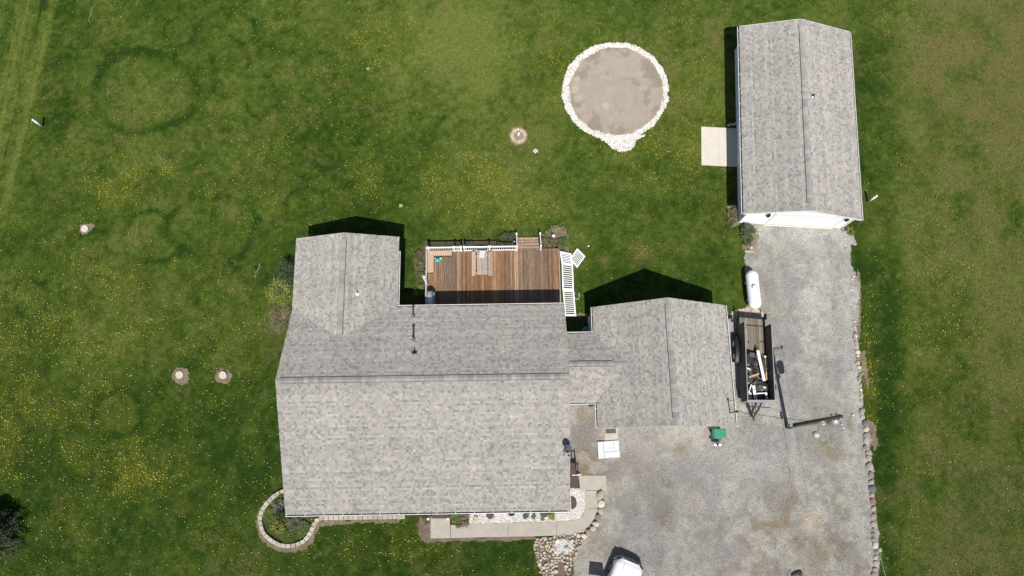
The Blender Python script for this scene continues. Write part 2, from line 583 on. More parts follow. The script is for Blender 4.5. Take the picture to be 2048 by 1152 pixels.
xs = axis(-43, 43, .12, 1500)
ys = axis(-11, 38.5, .12, 1500)
X, Y = np.meshgrid(xs, ys, indexing='ij')
Z = .02 * fbm(X, Y, 3.0, 3, 5) * (np.abs(X) < 60) * (np.abs(Y) < 60) - .028
C = lawn_color(X, Y)
nx, ny = X.shape
idx = np.arange(nx * ny).reshape(nx, ny)
q = np.stack([idx[:-1, :-1], idx[1:, :-1], idx[1:, 1:], idx[:-1, 1:]], -1).reshape(-1, 4)
np_mesh('lawn', np.stack([X, Y, Z], -1).reshape(-1, 3), q, 'lawn', C.reshape(-1, 3), kind='structure')


# ------------------------------------------------------------------ loose ground sheets, cut out with ragged edges
def sheet(name, polys, z, cell, colfn, m, rag=.12, ragscale=.5, hgt=0.0, **tags):
    P = np.concatenate(polys)
    x0, y0 = P.min(0) - .4
    x1, y1 = P.max(0) + .4
    gx = np.arange(x0, x1, cell)
    gy = np.arange(y0, y1, cell)
    Xg, Yg = np.meshgrid(gx, gy, indexing='ij')
    cx, cy = Xg[:-1, :-1] + cell / 2, Yg[:-1, :-1] + cell / 2
    wx = cx + rag * fbm(cx, cy, ragscale, 3, 61)
    wy = cy + rag * fbm(cx, cy, ragscale, 3, 71)
    msk = np.zeros(cx.shape, bool)
    for p in polys:
        msk |= inside(wx, wy, p)
    n_, m_ = Xg.shape
    id_ = np.arange(n_ * m_).reshape(n_, m_)
    qd = np.stack([id_[:-1, :-1], id_[1:, :-1], id_[1:, 1:], id_[:-1, 1:]], -1)[msk]
    used, inv = np.unique(qd.ravel(), return_inverse=True)
    xv, yv = Xg.ravel()[used], Yg.ravel()[used]
    jit = .25 * cell
    xv = xv + rng.uniform(-jit, jit, xv.shape)
    yv = yv + rng.uniform(-jit, jit, xv.shape)
    zv = z + hgt * np.abs(fbm(xv, yv, .35, 3, 81))
    return np_mesh(name, np.stack([xv, yv, zv], -1), inv.reshape(-1, 4), m, colfn(xv, yv), **tags)


def gravel_color(x, y):
    u, v = to_px(x, y)
    reg = lambda cu, cv, ru, rv: np.exp(-(((u - cu) / ru) ** 2 + ((v - cv) / rv) ** 2))
    n1 = fbm(x, y, 3.5, 4, 103)
    n2 = fbm(x, y, .8, 4, 113)
    n3 = fbm(x, y, .22, 2, 117)
    c = np.zeros(x.shape + (3,)) + np.array([.378, .364, .328])
    c = c * (1 + .22 * n1 + .26 * n2 + .22 * n3)[..., None]

    def mixin(c, k, t):
        k = np.clip(k, 0, 1)[..., None]
        return c * (1 - k) + np.array(t) * k
    c = mixin(c, 1.1 * (reg(1168, 870, 26, 80) + .8 * reg(1190, 935, 50, 34)) * (.7 + .6 * n2), (.215, .160, .090))
    c = mixin(c, .45 * reg(1180, 1040, 60, 130), (.25, .21, .15))
    c = mixin(c, .45 * (reg(1340, 870, 150, 24)) * (.7 + n2), (.27, .21, .17))
    c = mixin(c, .55 * reg(1250, 940, 60, 60) * smooth(-.3, .4, n1), (.21, .195, .18))
    c = mixin(c, .6 * reg(1500, 560, 10, 70) + .3 * reg(1530, 620, 25, 40), (.27, .225, .165))
    # compacted greyer tracks
    c = mixin(c, .35 * (reg(1590, 620, 24, 240) + reg(1670, 620, 18, 240)) * (.8 + .6 * n2), (.245, .245, .25))
    c = mixin(c, .35 * reg(1400, 1020, 120, 70) * smooth(-.3, .5, n1 + n2), (.215, .195, .18))
    c = mixin(c, .50 * smooth(-.10, .30, fbm(x, y, 2.0, 5, 133)) * smooth(840, 930, v) * smooth(1180, 1260, u), (.200, .175, .150))
    c = mixin(c, .60 * smooth(-.05, .25, fbm(x, y, 1.5, 5, 143)), (.235, .225, .215))
    c = mixin(c, .5 * smooth(.0, .3, fbm(x, y, .7, 4, 153)) * smooth(-.1, .2, fbm(x, y, 3., 3, 163)), (.42, .405, .375))
    for (c_, s_, k_) in ((1560, .10, .22), (1618, .10, .22), (1655, .05, .16), (1690, .03, .20)):
        c = mixin(c, k_ * np.exp(-((u - c_ - s_ * (v - 600)) / 7) ** 2) * smooth(-.4, .3, n2) * smooth(1100, 900, v), (.47, .455, .42))
    # weeds
    g = (.125, .14, .04)
    w = .9 * reg(1700, 850, 7, 22) + .8 * reg(1690, 1028, 13, 20) + .55 * reg(1655, 835, 25, 25) + .5 * reg(1640, 885, 28, 24) + .5 * reg(1657, 890, 12, 30) \
        + .35 * reg(1630, 800, 30, 30) + .30 * reg(1560, 620, 20, 20) + .25 * reg(1565, 500, 60, 25) + .35 * reg(1530, 590, 14, 60) + .3 * reg(1540, 1050, 60, 30)
    c = mixin(c, w * smooth(-.5, .35, n2 + n3), g)
    c = mixin(c, .55 * smooth(.05, .35, fbm(x, y, .9, 4, 173) + .4 * n1) * smooth(900, 1000, v) * smooth(1380, 1500, u), (.20, .165, .115))
    c = mixin(c, .5 * smooth(.25, .6, n2) * smooth(700, 900, v) * reg(1620, 950, 150, 200), (.22, .21, .12))
    # paler scraped places
    fr_ = smooth(-.55, .15, n2 + .5 * n3)
    for (pu, pv, qu, qv, k_, t_) in ((1357, 905, 16, 14, .75, (.20, .145, .09)), (1330, 1030, 22, 26, .7, (.185, .155, .125)), (1385, 1020, 12, 26, .5, (.21, .165, .125)), (1395, 940, 46, 30, .5, (.20, .185, .175)),
                                     (1320, 985, 44, 34, .55, (.195, .18, .165)), (1332, 966, 12, 10, .6, (.15, .15, .08)), (1395, 974, 18, 10, .5, (.17, .16, .10)), (1541, 980, 16, 14, .6, (.165, .165, .085)),
                                     (1572, 1022, 10, 24, .7, (.22, .165, .11)), (1552, 1050, 24, 12, .65, (.235, .18, .115)), (1600, 1082, 22, 14, .7, (.20, .15, .105)), (1640, 1100, 40, 24, .55, (.175, .165, .095)),
                                     (1668, 905, 16, 18, .6, (.20, .17, .10)), (1660, 898, 7, 6, .6, (.30, .20, .15)), (1512, 1100, 18, 18, .6, (.30, .235, .155)), (1470, 1110, 60, 30, .35, (.30, .25, .21)),
                                     (1350, 1120, 50, 34, .55, (.20, .18, .165)), (1420, 1100, 40, 50, .35, (.21, .195, .185)), (1470, 960, 60, 40, .25, (.42, .40, .37)), (1560, 930, 60, 30, .3, (.44, .42, .38)),
                                     (1450, 1030, 26, 40, .35, (.43, .41, .385)), (1710, 930, 20, 60, .3, (.43, .41, .36))):
        c = mixin(c, k_ * np.clip(reg(pu, pv, qu, qv) * 1.5, 0, 1) * fr_, t_)
    c = mixin(c, .75 * reg(1622, 1040, 28, 22) * smooth(-.5, .3, n2), (.50, .43, .33))
    c = mixin(c, .35 * reg(1480, 940, 140, 50), (.38, .37, .35))
    c = mixin(c, .35 * reg(1700, 700, 12, 200), (.39, .375, .34))
    c = mixin(c, .55 * reg(1612, 1140, 34, 50), (.29, .235, .18))
    return np.clip(c, .01, .9)


sheet('gravel_driveway', [polyW['DRIVE']], .012, .07, gravel_color, 'gravel', rag=.22, hgt=.012, kind='structure')


def flat(c, var=.25, s=.4, seed=200):
    c = np.array(c)

    def fn(x, y):
        return np.clip(c * (1 + var * fbm(x, y, s, 3, seed))[..., None], .005, 1)
    return fn


def sand_color(x, y):
    u, v = to_px(x, y)
    reg = lambda cu, cv, ru, rv: np.exp(-(((u - cu) / ru) ** 2 + ((v - cv) / rv) ** 2))
    c = np.zeros(x.shape + (3,)) + np.array([.35, .305, .255])
    rad = np.hypot((u - 1232) / 93, (v - 182) / 85)
    n = fbm(x, y, .8, 6, 303) + .25 * fbm(x, y, .16, 3, 333)
    k = .55 * smooth(.12, .40, n + .45 * smooth(.55, 1, rad) - .12)
    c = c * (1 - k[..., None]) + np.array([.22, .18, .125]) * k[..., None]
    k = np.clip(1.3 * reg(1154, 158, 7, 6) + 1.3 * reg(1150, 178, 6, 9) + 1.2 * reg(1156, 198, 9, 9) + 1.0 * reg(1211, 212, 8, 7) + .4 * reg(1190, 230, 14, 8), 0, .9)
    k = smooth(.3, .7, k + .35 * fbm(x, y, .5, 4, 343)) * .5
    c = c * (1 - k[..., None]) + np.array([.50, .42, .30]) * k[..., None]
    c = c * (1 + .10 * fbm(x, y, .5, 3, 313))[..., None]
    return np.clip(c, .01, 1)


def ring_poly(pts):
    return W(pts)


SAND_IN = [(1232 + 95 * math.cos(t) * (1 + .02 * math.sin(3 * t)), 183 + 88 * math.sin(t)) for t in np.linspace(0, 2 * math.pi, 60, endpoint=False)]
SAND_OUT = []
for t in np.linspace(0, 2 * math.pi, 90, endpoint=False):
    uu, vv = 1230.5 + 106 * math.cos(t), 182.5 + 97.5 * math.sin(t)
    SAND_OUT.append((uu, vv))
BUMP = [(1192, 270), (1213, 284), (1221, 294), (1238, 303), (1258, 302), (1268, 293), (1272, 281), (1290, 270)]
sheet('white_stone_border', [W(SAND_OUT), W(BUMP)], .012, .08, flat((.56, .54, .49), .16, .25, 401), 'stonebed', rag=.16, ragscale=.4, hgt=.02, kind='structure')
sheet('sand_pad', [W(SAND_IN)], .045, .06, sand_color, 'sand', rag=.18, ragscale=.6, hgt=.01, kind='structure')
sheet('white_gravel_bed', [polyW['WHITE']], .02, .07, flat((.58, .56, .53), .16, .2, 411), 'stonebed', rag=.03, hgt=.02, kind='structure')
sheet('mulch_strip', [polyW['MULCHL']], .012, .07, flat((.20, .155, .12), .3, .3, 421), 'soil', rag=.12, hgt=.02, kind='structure')
sheet('rock_bed_soil', [polyW['ROCK']], .022, .07, flat((.175, .14, .105), .3, .3, 431), 'soil', rag=.10, hgt=.02, kind='structure')
sheet('planting_bed', [polyW['CURVE']], .015, .08, flat((.065, .085, .022), .45, .5, 441), 'soil', rag=.03, hgt=.05, kind='structure')
sheet('shrub_bed', [polyW['SHRUBA']], .015, .08, flat((.19, .14, .095), .3, .3, 451), 'soil', rag=.12, hgt=.03, kind='structure')
sheet('deck_bed', [polyW['DECKBED']], .015, .08, flat((.105, .10, .045), .45, .4, 461), 'soil', rag=.16, hgt=.03, kind='structure')
soil_spots = [[(1037 + 19 * math.cos(t), 272 + 19 * math.sin(t)) for t in np.linspace(0, 6.2, 24)],
              [(362 + 18 * math.cos(t), 753 + 18 * math.sin(t)) for t in np.linspace(0, 6.2, 24)],
              [(447 + 17 * math.cos(t), 752 + 15 * math.sin(t)) for t in np.linspace(0, 6.2, 24)],
              [(159, 450), (175, 447), (188, 448), (184, 459), (176, 466), (166, 468), (159, 461)],
              [(1483, 446), (1516, 450), (1514, 495), (1484, 500)], [(1452, 408), (1476, 408), (1478, 452), (1462, 455)],
              [(1728, 700), (1739, 760), (1734, 780), (1722, 740), (1718, 700)], [(1736, 840), (1752, 850), (1756, 890), (1748, 905), (1738, 880)],
              [(1716, 540), (1721, 556), (1722, 640), (1718, 700), (1714, 640), (1714, 560)],
              [(556, 982), (536, 997), (518, 1018), (511, 1045), (516, 1070), (535, 1092), (571, 1106), (605, 1100), (626, 1085), (640, 1052), (700, 1046), (800, 1045),
               (800, 1038), (640, 1040), (600, 1090), (560, 1090), (530, 1070), (520, 1045), (530, 1010), (573, 985), (573, 940), (568, 945), (568, 975)],
              [(1134, 634), (1180, 634), (1180, 626), (1134, 630)]]
sheet('bare_soil_patches', [W(p) for p in soil_spots], .006, .07, flat((.22, .175, .12), .3, .3, 471), 'soil', rag=.14, ragscale=.3, hgt=.012, kind='structure')


# small loose stones: white ring and white bed
def scatter_in(poly, n, seed=1):
    r = np.random.default_rng(seed)
    P = poly
    lo, hi = P.min(0), P.max(0)
    out = np.zeros((0, 2))
    while len(out) < n:
        c = r.uniform(lo, hi, (n * 2, 2))
        c = c[inside(c[:, 0], c[:, 1], P)]
        out = np.concatenate([out, c])
    return out[:n]


def pebbles(name, pts, size, cols, z0, **tags):
    """low octahedral stones, one mesh"""
    n = len(pts)
    r = rng
    s = r.uniform(size[0], size[1], n)
    a = r.uniform(0, 6.28, n)
    base = np.array([[1, 0, 0], [.2, .9, 0], [-1, .1, 0], [-.1, -.95, 0], [0, 0, .75], [0, 0, -.4]])
    V = np.repeat(base[None], n, 0) * s[:, None, None]
    V[:, :, 0] *= r.uniform(.7, 1.3, n)[:, None]
    x = V[:, :, 0] * np.cos(a)[:, None] - V[:, :, 1] * np.sin(a)[:, None]
    y = V[:, :, 0] * np.sin(a)[:, None] + V[:, :, 1] * np.cos(a)[:, None]
    V = np.stack([x + pts[:, 0:1], y + pts[:, 1:2], V[:, :, 2] + z0 + s[:, None] * .25], -1).reshape(-1, 3)
    F = np.array([[0, 1, 4], [1, 2, 4], [2, 3, 4], [3, 0, 4], [1, 0, 5], [2, 1, 5], [3, 2, 5], [0, 3, 5]])
    Q = (F[None] + (np.arange(n) * 6)[:, None, None]).reshape(-1, 3)
    c = np.array(cols)[r.integers(0, len(cols), n)] * r.uniform(.8, 1.15, n)[:, None]
    return np_mesh(name, V, Q, 'pebble', np.repeat(c, 6, 0), smoothf=False, **tags)


p = scatter_in(W(SAND_OUT), 22000, 3)
u_, v_ = to_px(p[:, 0], p[:, 1])
p = p[np.hypot((u_ - 1232) / 94.5, (v_ - 183) / 87.5) > 1.0 + .03 * fbm(p[:, 0], p[:, 1], 1.2, 3, 601)]
p2 = scatter_in(W(BUMP), 900, 4)
p = np.concatenate([p, p2])
p = p + .10 * np.stack([fbm(p[:, 0], p[:, 1], .5, 2, 5), fbm(p[:, 0], p[:, 1], .5, 2, 6)], -1)
WHT = [(.77, .75, .70), (.70, .68, .63), (.82, .80, .76), (.60, .57, .51)]
pebbles('white_stones', p, (.03, .075), WHT + WHT + [(.5, .46, .38)], .02, kind='stuff', label='white crushed stones in a ring around the round sand pad', category='stones')
p = scatter_in(polyW['WHITE'], 4200, 8)
pebbles('white_bed_stones', p, (.025, .06), WHT + WHT + [(.60, .58, .56)], .025, kind='stuff', label='white landscaping stones in the bed between the house and the curved path', category='stones')
p = scatter_in(polyW['DRIVE'], 16000, 9)
pebbles('loose_gravel', p, (.018, .045), [(.34, .32, .30), (.38, .36, .33), (.27, .25, .23), (.20, .19, .17), (.42, .40, .37)], .014, kind='stuff',
        label='loose grey gravel lying over the driveway', category='gravel')
p = scatter_in(W([(1105, 1083), (1128, 1078), (1146, 1084), (1146, 1098), (1130, 1108), (1108, 1106)]), 900, 10)
pebbles('small_white_stones', p, (.03, .07), [(.62, .62, .62), (.72, .72, .72), (.5, .49, .48)], .04, kind='stuff', label='small pale stones filling the middle of the rock bed', category='stones')
p = scatter_in(W([(1462, 624), (1502, 612), (1526, 622), (1526, 636), (1470, 634)]), 420, 12)
pebbles('pale_river_stones', p, (.04, .09), [(.58, .50, .40), (.68, .60, .50), (.5, .42, .34)], .03, kind='stuff', label='pale river stones between the white gas tank and the trailer', category='stones')


def blocked(x, y):
    b = np.zeros(x.shape, bool)
    for k in ('PAD', 'PATH', 'LAND', 'PORCH', 'WHITE', 'ROCK', 'MULCHL'):
        b |= inside(x, y, polyW[k])
    b |= inside(x + .22 * fbm(x, y, .5, 3, 61), y + .22 * fbm(x, y, .5, 3, 71), polyW['DRIVE'])
    for h in houseW:
        b |= inside(x, y, h)
    u, v = to_px(x, y)
    b |= np.hypot((u - 1230.5) / 107, (v - 183) / 99) < 1
    b |= inside(x, y, W(BUMP))
    for sp in soil_spots[:5]:
        b |= inside(x, y, W(sp))
    b |= inside(x, y, W([(850, 498), (1120, 497), (1122, 640), (850, 640)]))
    return b


# ------------------------------------------------------------------ grass tufts
n = 330000
gx = rng.uniform(-42, 42, n)
gy = rng.uniform(-10, 38, n)
keep = ~blocked(gx, gy)
gx, gy = gx[keep], gy[keep]
n = len(gx)
col = lawn_color(gx, gy) * rng.uniform(.55, 1.75, n)[:, None]
yl = rng.random(n)
col = np.where((yl < .10)[:, None], col * np.array([1.5, 1.2, 1.5]), col)
ang = rng.uniform(0, 6.283, n)
ln = rng.uniform(.05, .13, n)
wd = rng.uniform(.012, .035, n)
up = rng.uniform(.02, .06, n)
b0 = np.stack([gx - np.sin(ang) * wd, gy + np.cos(ang) * wd, np.full(n, -.02)], -1)
b1 = np.stack([gx + np.sin(ang) * wd, gy - np.cos(ang) * wd, np.full(n, -.02)], -1)
tp = np.stack([gx + np.cos(ang) * ln, gy + np.sin(ang) * ln, up], -1)
V = np.stack([b0, b1, tp], 1).reshape(-1, 3)
np_mesh('grass', V, np.arange(3 * n).reshape(-1, 3), 'grass', np.repeat(col, 3, 0), smoothf=False, kind='stuff',
        label='short green lawn grass around the house and outbuilding', category='grass')

# ------------------------------------------------------------------ dandelions
n = 190000
gx = rng.uniform(-42, 42, n)
gy = rng.uniform(-9.5, 38, n)
u, v = to_px(gx, gy)
den = flower_density(gx, gy)
keep = (rng.random(n) < np.clip(den, 0, 1) * .62) & ~blocked(gx, gy)
gx, gy = gx[keep], gy[keep]
n = len(gx)
k6 = 6
a = np.linspace(0, 2 * np.pi, k6, endpoint=False)
rad = rng.uniform(.016, .031, n)
tilt = rng.uniform(-.35, .35, (n, 2))
hz = rng.uniform(.045, .09, n)
ox = np.cos(a)[None] * rad[:, None]
oy = np.sin(a)[None] * rad[:, None]
V = np.stack([gx[:, None] + ox, gy[:, None] + oy, hz[:, None] + ox * tilt[:, :1] + oy * tilt[:, 1:]], -1)
top = np.stack([gx, gy, hz + .012], -1)[:, None]
V = np.concatenate([V, top], 1).reshape(-1, 3)
F = np.array([[i, (i + 1) % k6, k6] for i in range(k6)])
Q = (F[None] + (np.arange(n) * 7)[:, None, None]).reshape(-1, 3)
pc = np.array([(.56, .54, .08), (.50, .52, .11), (.56, .56, .24), (.56, .42, .05)])[rng.choice(4, n, p=[.40, .30, .20, .10])]
np_mesh('dandelions', V, Q, 'petal', np.repeat(pc, 7, 0), smoothf=False, kind='stuff', label='yellow dandelion flowers scattered through the lawn', category='flowers')


# ------------------------------------------------------------------ shingled roofs
SHC = [(.358, .340, .314), (.312, .300, .286), (.388, .366, .330), (.414, .393, .360), (.272, .264, .256), (.452, .436, .405), (.388, .362, .318), (.244, .240, .238)]
SHW = [.24, .26, .12, .06, .22, .03, .04, .03]


def shingles(parent, name, A, U, L, Wd, S, seed, lift=.012):
    """A: eave corner (local), U: unit vector along the eave, Wd: unit vector up the slope; L, S: lengths. One joined mesh of overlapping tabs."""
    rr = np.random.default_rng(seed)
    A, U, Wd = np.array(A, float), np.array(U, float), np.array(Wd, float)
    N = np.cross(U, Wd)
    if N[2] < 0:
        N = -N
    V, Q, Cc = [], [], []
    ex = .142
    dn = int(L / .25) + 2
    drift = 1 + .09 * fbm(np.arange(dn) * .25, np.full(dn, seed * 3.7), 1.1, 4, seed)
    nc = int(math.ceil(S / ex))
    for k in range(nc):
        s0, s1 = k * ex, min((k + 1) * ex + .01, S)
        p = -rr.uniform(0, .3)
        tone = rr.uniform(.90, 1.07)
        while p < L:
            up_ = rr.random() < .5
            w = rr.choice([.10, .13, .16, .19], p=[.3, .3, .25, .15]) if up_ else rr.choice([.08, .12, .17, .25, .36], p=[.25, .3, .25, .15, .05])
            a, b = max(0, p), min(L, p + w)
            p += w
            if b - a < .02:
                continue
            thick = .016 if up_ else .009
            h0, h1 = lift + thick + rr.uniform(-.001, .001), lift - .002
            ci = rr.choice(8, p=SHW) if up_ else rr.choice([0, 2, 3, 3, 6, 0])
            c = np.array(SHC[ci]) * tone * rr.uniform(.94, 1.06) * drift[min(len(drift) - 1, int(a / .25))]
            P = lambda t, s, h: A + U * t + Wd * s + N * h
            o = len(V)
            V += [P(a, s0, h0), P(b, s0, h0), P(b, s1, h1), P(a, s1, h1), P(a, s0, 0), P(b, s0, 0), P(a, s1, 0), P(b, s1, 0)]
            Q += [(o, o + 1, o + 2, o + 3), (o, o + 4, o + 5, o + 1), (o, o + 3, o + 6, o + 4), (o + 1, o + 5, o + 7, o + 2)]
            Cc += [c] * 8
    ob = np_mesh(name, np.array(V), np.array(Q), 'shingle', np.array(Cc), smoothf=False, parent=parent, kind='stuff')
    return ob


def roof_plane(root, A, U, L, Wd, S, seed):
    """decking under one slope plus its shingles"""
    A, U, Wd = Vector(A), Vector(U), Vector(Wd)
    N = U.cross(Wd)
    if N.z < 0:
        N = -N
    mb = MB()
    lo = [A - N * .10, A + U * L - N * .10, A + U * L + Wd * S - N * .10, A + Wd * S - N * .10]
    hi = [p + N * .10 for p in lo]
    if U.cross(Wd).z < 0:
        lo.reverse()
        hi.reverse()
    mb.hexa(lo, hi)
    r = mb.build('roof', 'deckfelt', root, local=True)
    shingles(r, 'shingles', A, U, L, Wd, S, seed)
    return r


def ridge_vent(root, p, q, pit, seed, w=.17, gap0=.4, gap1=.4):
    """raised ridge vent: a dark core and a row of cap shingles"""
    rr = random.Random(seed)
    p, q = Vector(p), Vector(q)
    d = (q - p).normalized()
    L = (q - p).length
    x = Vector((d.y, -d.x, 0))
    a, b = p + d * gap0, q - d * gap1
    mb = MB()
    ds = pit * w
    for s in (-1, 1):
        e = x * (s * w * 1.12) + Vector((0, 0, -ds * 1.12))
        pts0 = [a + Vector((0, 0, .01)), b + Vector((0, 0, .01)), b + e, a + e]
        if s < 0:
            pts0.reverse()
        mb.hexa([k + Vector((0, 0, .0)) for k in pts0], [k + Vector((0, 0, .040)) for k in pts0])
    v = mb.build('ridge_vent', 'dark', root, local=True)
    n = max(2, int(round((b - a).length / .30)))
    st = (b - a).length / n
    for i in range(n):
        c = MB()
        c.cur = tuple(np.array(SHC[rng.choice([0, 1, 2, 1, 4])]) * rng.uniform(.92, 1.04))
        s0, s1 = a + d * (i * st), a + d * ((i + 1) * st - .006)
        t0, t1 = .062, .072
        for s in (-1, 1):
            e = x * (s * w) + Vector((0, 0, -ds))
            lo = [s0 + Vector((0, 0, t0)), s1 + Vector((0, 0, t0)), s1 + e + Vector((0, 0, t0)), s0 + e + Vector((0, 0, t0))]
            if s < 0:
                lo.reverse()
            c.hexa(lo, [k + Vector((0, 0, .014)) for k in lo])
        c.build('ridge_cap', 'shingle', v, local=True)
    # plain cap shingles on both ends of the ridge
    for (s, e, nm) in ((p, a, 0), (b, q, 1)):
        if (e - s).length < .1:
            continue
        c = MB()
        c.cur = tuple(np.array(SHC[1]) * .95)
        for k in (-1, 1):
            ee = x * (k * w * .9) + Vector((0, 0, -ds * .9))
            lo = [s + Vector((0, 0, .015)), e + Vector((0, 0, .015)), e + ee + Vector((0, 0, .015)), s + ee + Vector((0, 0, .015))]
            if k < 0:
                lo.reverse()
            c.hexa(lo, [kk + Vector((0, 0, .014)) for kk in lo])
        c.build('hip_cap', 'shingle', root, local=True)
    return v


def gutter(root, p, q, out, w=.12, dark=True):
    """U-shaped gutter from p to q; out: unit vector away from the roof"""
    p, q, out = Vector(p), Vector(q), Vector(out)
    d = (q - p).normalized()
    mb = MB()
    z = Vector((0, 0, 1))

    def bar(o0, o1, z0, z1):
        nonlocal mb
        lo = [p + out * o0 + z * z0, q + out * o0 + z * z0, q + out * o1 + z * z0, p + out * o1 + z * z0]
        hi = [k + z * (z1 - z0) for k in lo]
        n_ = (lo[1] - lo[0]).cross(lo[2] - lo[1])
        if n_.z < 0:
            lo.reverse()
            hi.reverse()
        mb.hexa(lo, hi)
    bar(0, .012, -.15, -.045)
    bar(w - .035, w, -.15, -.03)
    g = mb.build('gutter', 'gutter', root, local=True)
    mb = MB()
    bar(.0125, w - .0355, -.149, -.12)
    mb.build('gutter_shade', 'dark', g, local=True)  # near-black strip paints the shadow inside the gutter
    m2 = MB()
    L = (q - p).length
    n = max(1, int(L / 1.2))
    for i in range(n + 1):
        c = p + d * min(L - .02, i * 1.2 + .05)
        lo = [c + out * .0 + z * -.045, c + d * .03 + out * 0 + z * -.045, c + d * .03 + out * (w - .03) + z * -.045, c + out * (w - .03) + z * -.045]
        n_ = (lo[1] - lo[0]).cross(lo[2] - lo[1])
        hi = [k + z * .012 for k in lo]
        if n_.z < 0:
            lo.reverse()
            hi.reverse()
        m2.hexa(lo, hi)
    m2.build('gutter_hanger', 'gutter', g, local=True)
    return g


def siding_wall(root, p, q, hgt, name='siding', step=.115, gap=None):
    """lap boards on the outer (right hand of p->q) face"""
    p, q = Vector(p), Vector(q)
    d = (q - p).normalized()
    out = Vector((d.y, -d.x, 0))
    mb = MB()
    n = int(hgt / step)
    segs = [(0, (q - p).length)]
    if gap:
        segs = [(0, gap[0]), (gap[1], segs[0][1])]
    for (a, b) in segs:
        for i in range(n):
            z0, z1 = i * step, (i + 1) * step
            A, B = p + d * a, p + d * b
            lo = [A + Vector((0, 0, z0)), A + out * .022 + Vector((0, 0, z0)), B + out * .022 + Vector((0, 0, z0)), B + Vector((0, 0, z0))]
            hi = [A + Vector((0, 0, z1)), A + out * .006 + Vector((0, 0, z1)), B + out * .006 + Vector((0, 0, z1)), B + Vector((0, 0, z1))]
            mb.hexa(lo, hi)
    return mb.build(name, 'siding', root, local=True, kind='stuff')


YAW, SYAW = .0152, -.0568
house = thing('house', 'large grey shingled house with attached wing, link and garage beside the wooden deck', 'house', (0, 0, 0), YAW)
MX0, MX1, MY0, MYR, MY1 = -14.50, 3.66, -3.43, 4.72, 9.80
ZS, ZR, ZE = 2.04, 5.58, 3.08
NX0, NX1, NY1, NZR = -14.53, -7.50, 14.69, 4.19
GX0, GX1, GY0, GY1, GZE, GZR = 5.58, 14.52, 1.63, 9.66, 2.66, 5.30
uS = Vector((0, MYR - MY0, ZR - ZS))
uN = Vector((0, MYR - MY1, ZR - ZE))
roof_plane(house, (MX0, MY0, ZS), (1, 0, 0), MX1 - MX0, uS.normalized(), uS.length, 21)
roof_plane(house, (MX0, MY1, ZE), (1, 0, 0), MX1 - MX0, uN.normalized(), uN.length, 22)
# north west wing: its slopes run on under the main slope and the valleys form where they meet
nxm = (NX0 + NX1) / 2
yend = MY1 - (NZR - ZE) / ((ZR - ZE) / (MY1 - MYR)) - .35
for (x0, sgn, sd) in ((NX0, 1, 23), (NX1, -1, 24)):
    w_ = Vector((nxm - x0, 0, NZR - ZE))
    roof_plane(house, (x0, yend, ZE), (0, 1, 0), NY1 - yend, w_.normalized(), w_.length, sd)
gxm = (GX0 + GX1) / 2
for (x0, sd) in ((GX0, 25), (GX1, 26)):
    w_ = Vector((gxm - x0, 0, GZR - GZE))
    roof_plane(house, (x0, GY0, GZE), (0, 1, 0), GY1 - GY0, w_.normalized(), w_.length, sd)


def loc(u, v, z, yaw=YAW):
    p = at(u, v, z)
    return Vector((p.x * math.cos(yaw) + p.y * math.sin(yaw), -p.x * math.sin(yaw) + p.y * math.cos(yaw), z))


# link roof between the house and the garage
CZE = 2.60
cyn, cys = loc(1160, 667, CZE).y, loc(1166, 805, CZE).y
CZR = 3.85
cym = loc(1200, 727, CZR).y
for k in range(4):
    xx = loc(1257, 727, CZR).x
    CZR = GZE + (xx - GX0) * (GZR - GZE) / (gxm - GX0)
    cym = loc(1200, 727, CZR).y
cx1 = xx + .25
for (y0, sd) in ((cyn, 27), (cys, 28)):
    w_ = Vector((0, cym - y0, CZR - CZE))
    roof_plane(house, (MX1 - .35, y0, CZE), (1, 0, 0), cx1 - MX1 + .35, w_.normalized(), w_.length, sd)
ridge_vent(house, (MX0, MYR, ZR), (MX1, MYR, ZR), .45, 1, gap0=.25, gap1=.05)
ridge_vent(house, (nxm, NY1, NZR), (nxm, yend + .35, NZR), .30, 2, gap0=.45, gap1=.25)
ridge_vent(house, (gxm, GY1, GZR), (gxm, GY0, GZR), .55, 3, gap0=.45, gap1=.50)
ridge_vent(house, (MX1 + .02, cym, CZR), (xx, cym, CZR), .5, 4, w=.16, gap0=.05, gap1=1.0)
# gutters
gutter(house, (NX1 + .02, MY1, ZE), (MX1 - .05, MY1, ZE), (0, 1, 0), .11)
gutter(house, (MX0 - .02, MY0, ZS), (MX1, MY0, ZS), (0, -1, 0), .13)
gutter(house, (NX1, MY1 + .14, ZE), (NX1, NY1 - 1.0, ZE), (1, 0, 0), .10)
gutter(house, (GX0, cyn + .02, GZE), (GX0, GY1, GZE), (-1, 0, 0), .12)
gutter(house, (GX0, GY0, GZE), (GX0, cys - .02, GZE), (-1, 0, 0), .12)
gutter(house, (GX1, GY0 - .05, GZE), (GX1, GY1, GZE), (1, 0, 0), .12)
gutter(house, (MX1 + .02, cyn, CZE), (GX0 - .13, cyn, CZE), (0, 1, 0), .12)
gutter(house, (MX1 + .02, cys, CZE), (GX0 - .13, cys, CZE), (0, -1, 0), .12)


def gable_wall(root, x0, x1, prof, m='siding'):
    """solid block: prof = (y, z) outline, extruded from x0 to x1"""
    mb = MB()
    n = len(prof)
    vs = [(x0, y, z) for y, z in prof] + [(x1, y, z) for y, z in prof]
    fs = [(i, (i + 1) % n, n + (i + 1) % n, n + i) for i in range(n)] + [tuple(reversed(range(n))), tuple(range(n, 2 * n))]
    mb._add(vs, fs)
    o = mb.build('wall', m, root, local=True)
    return o


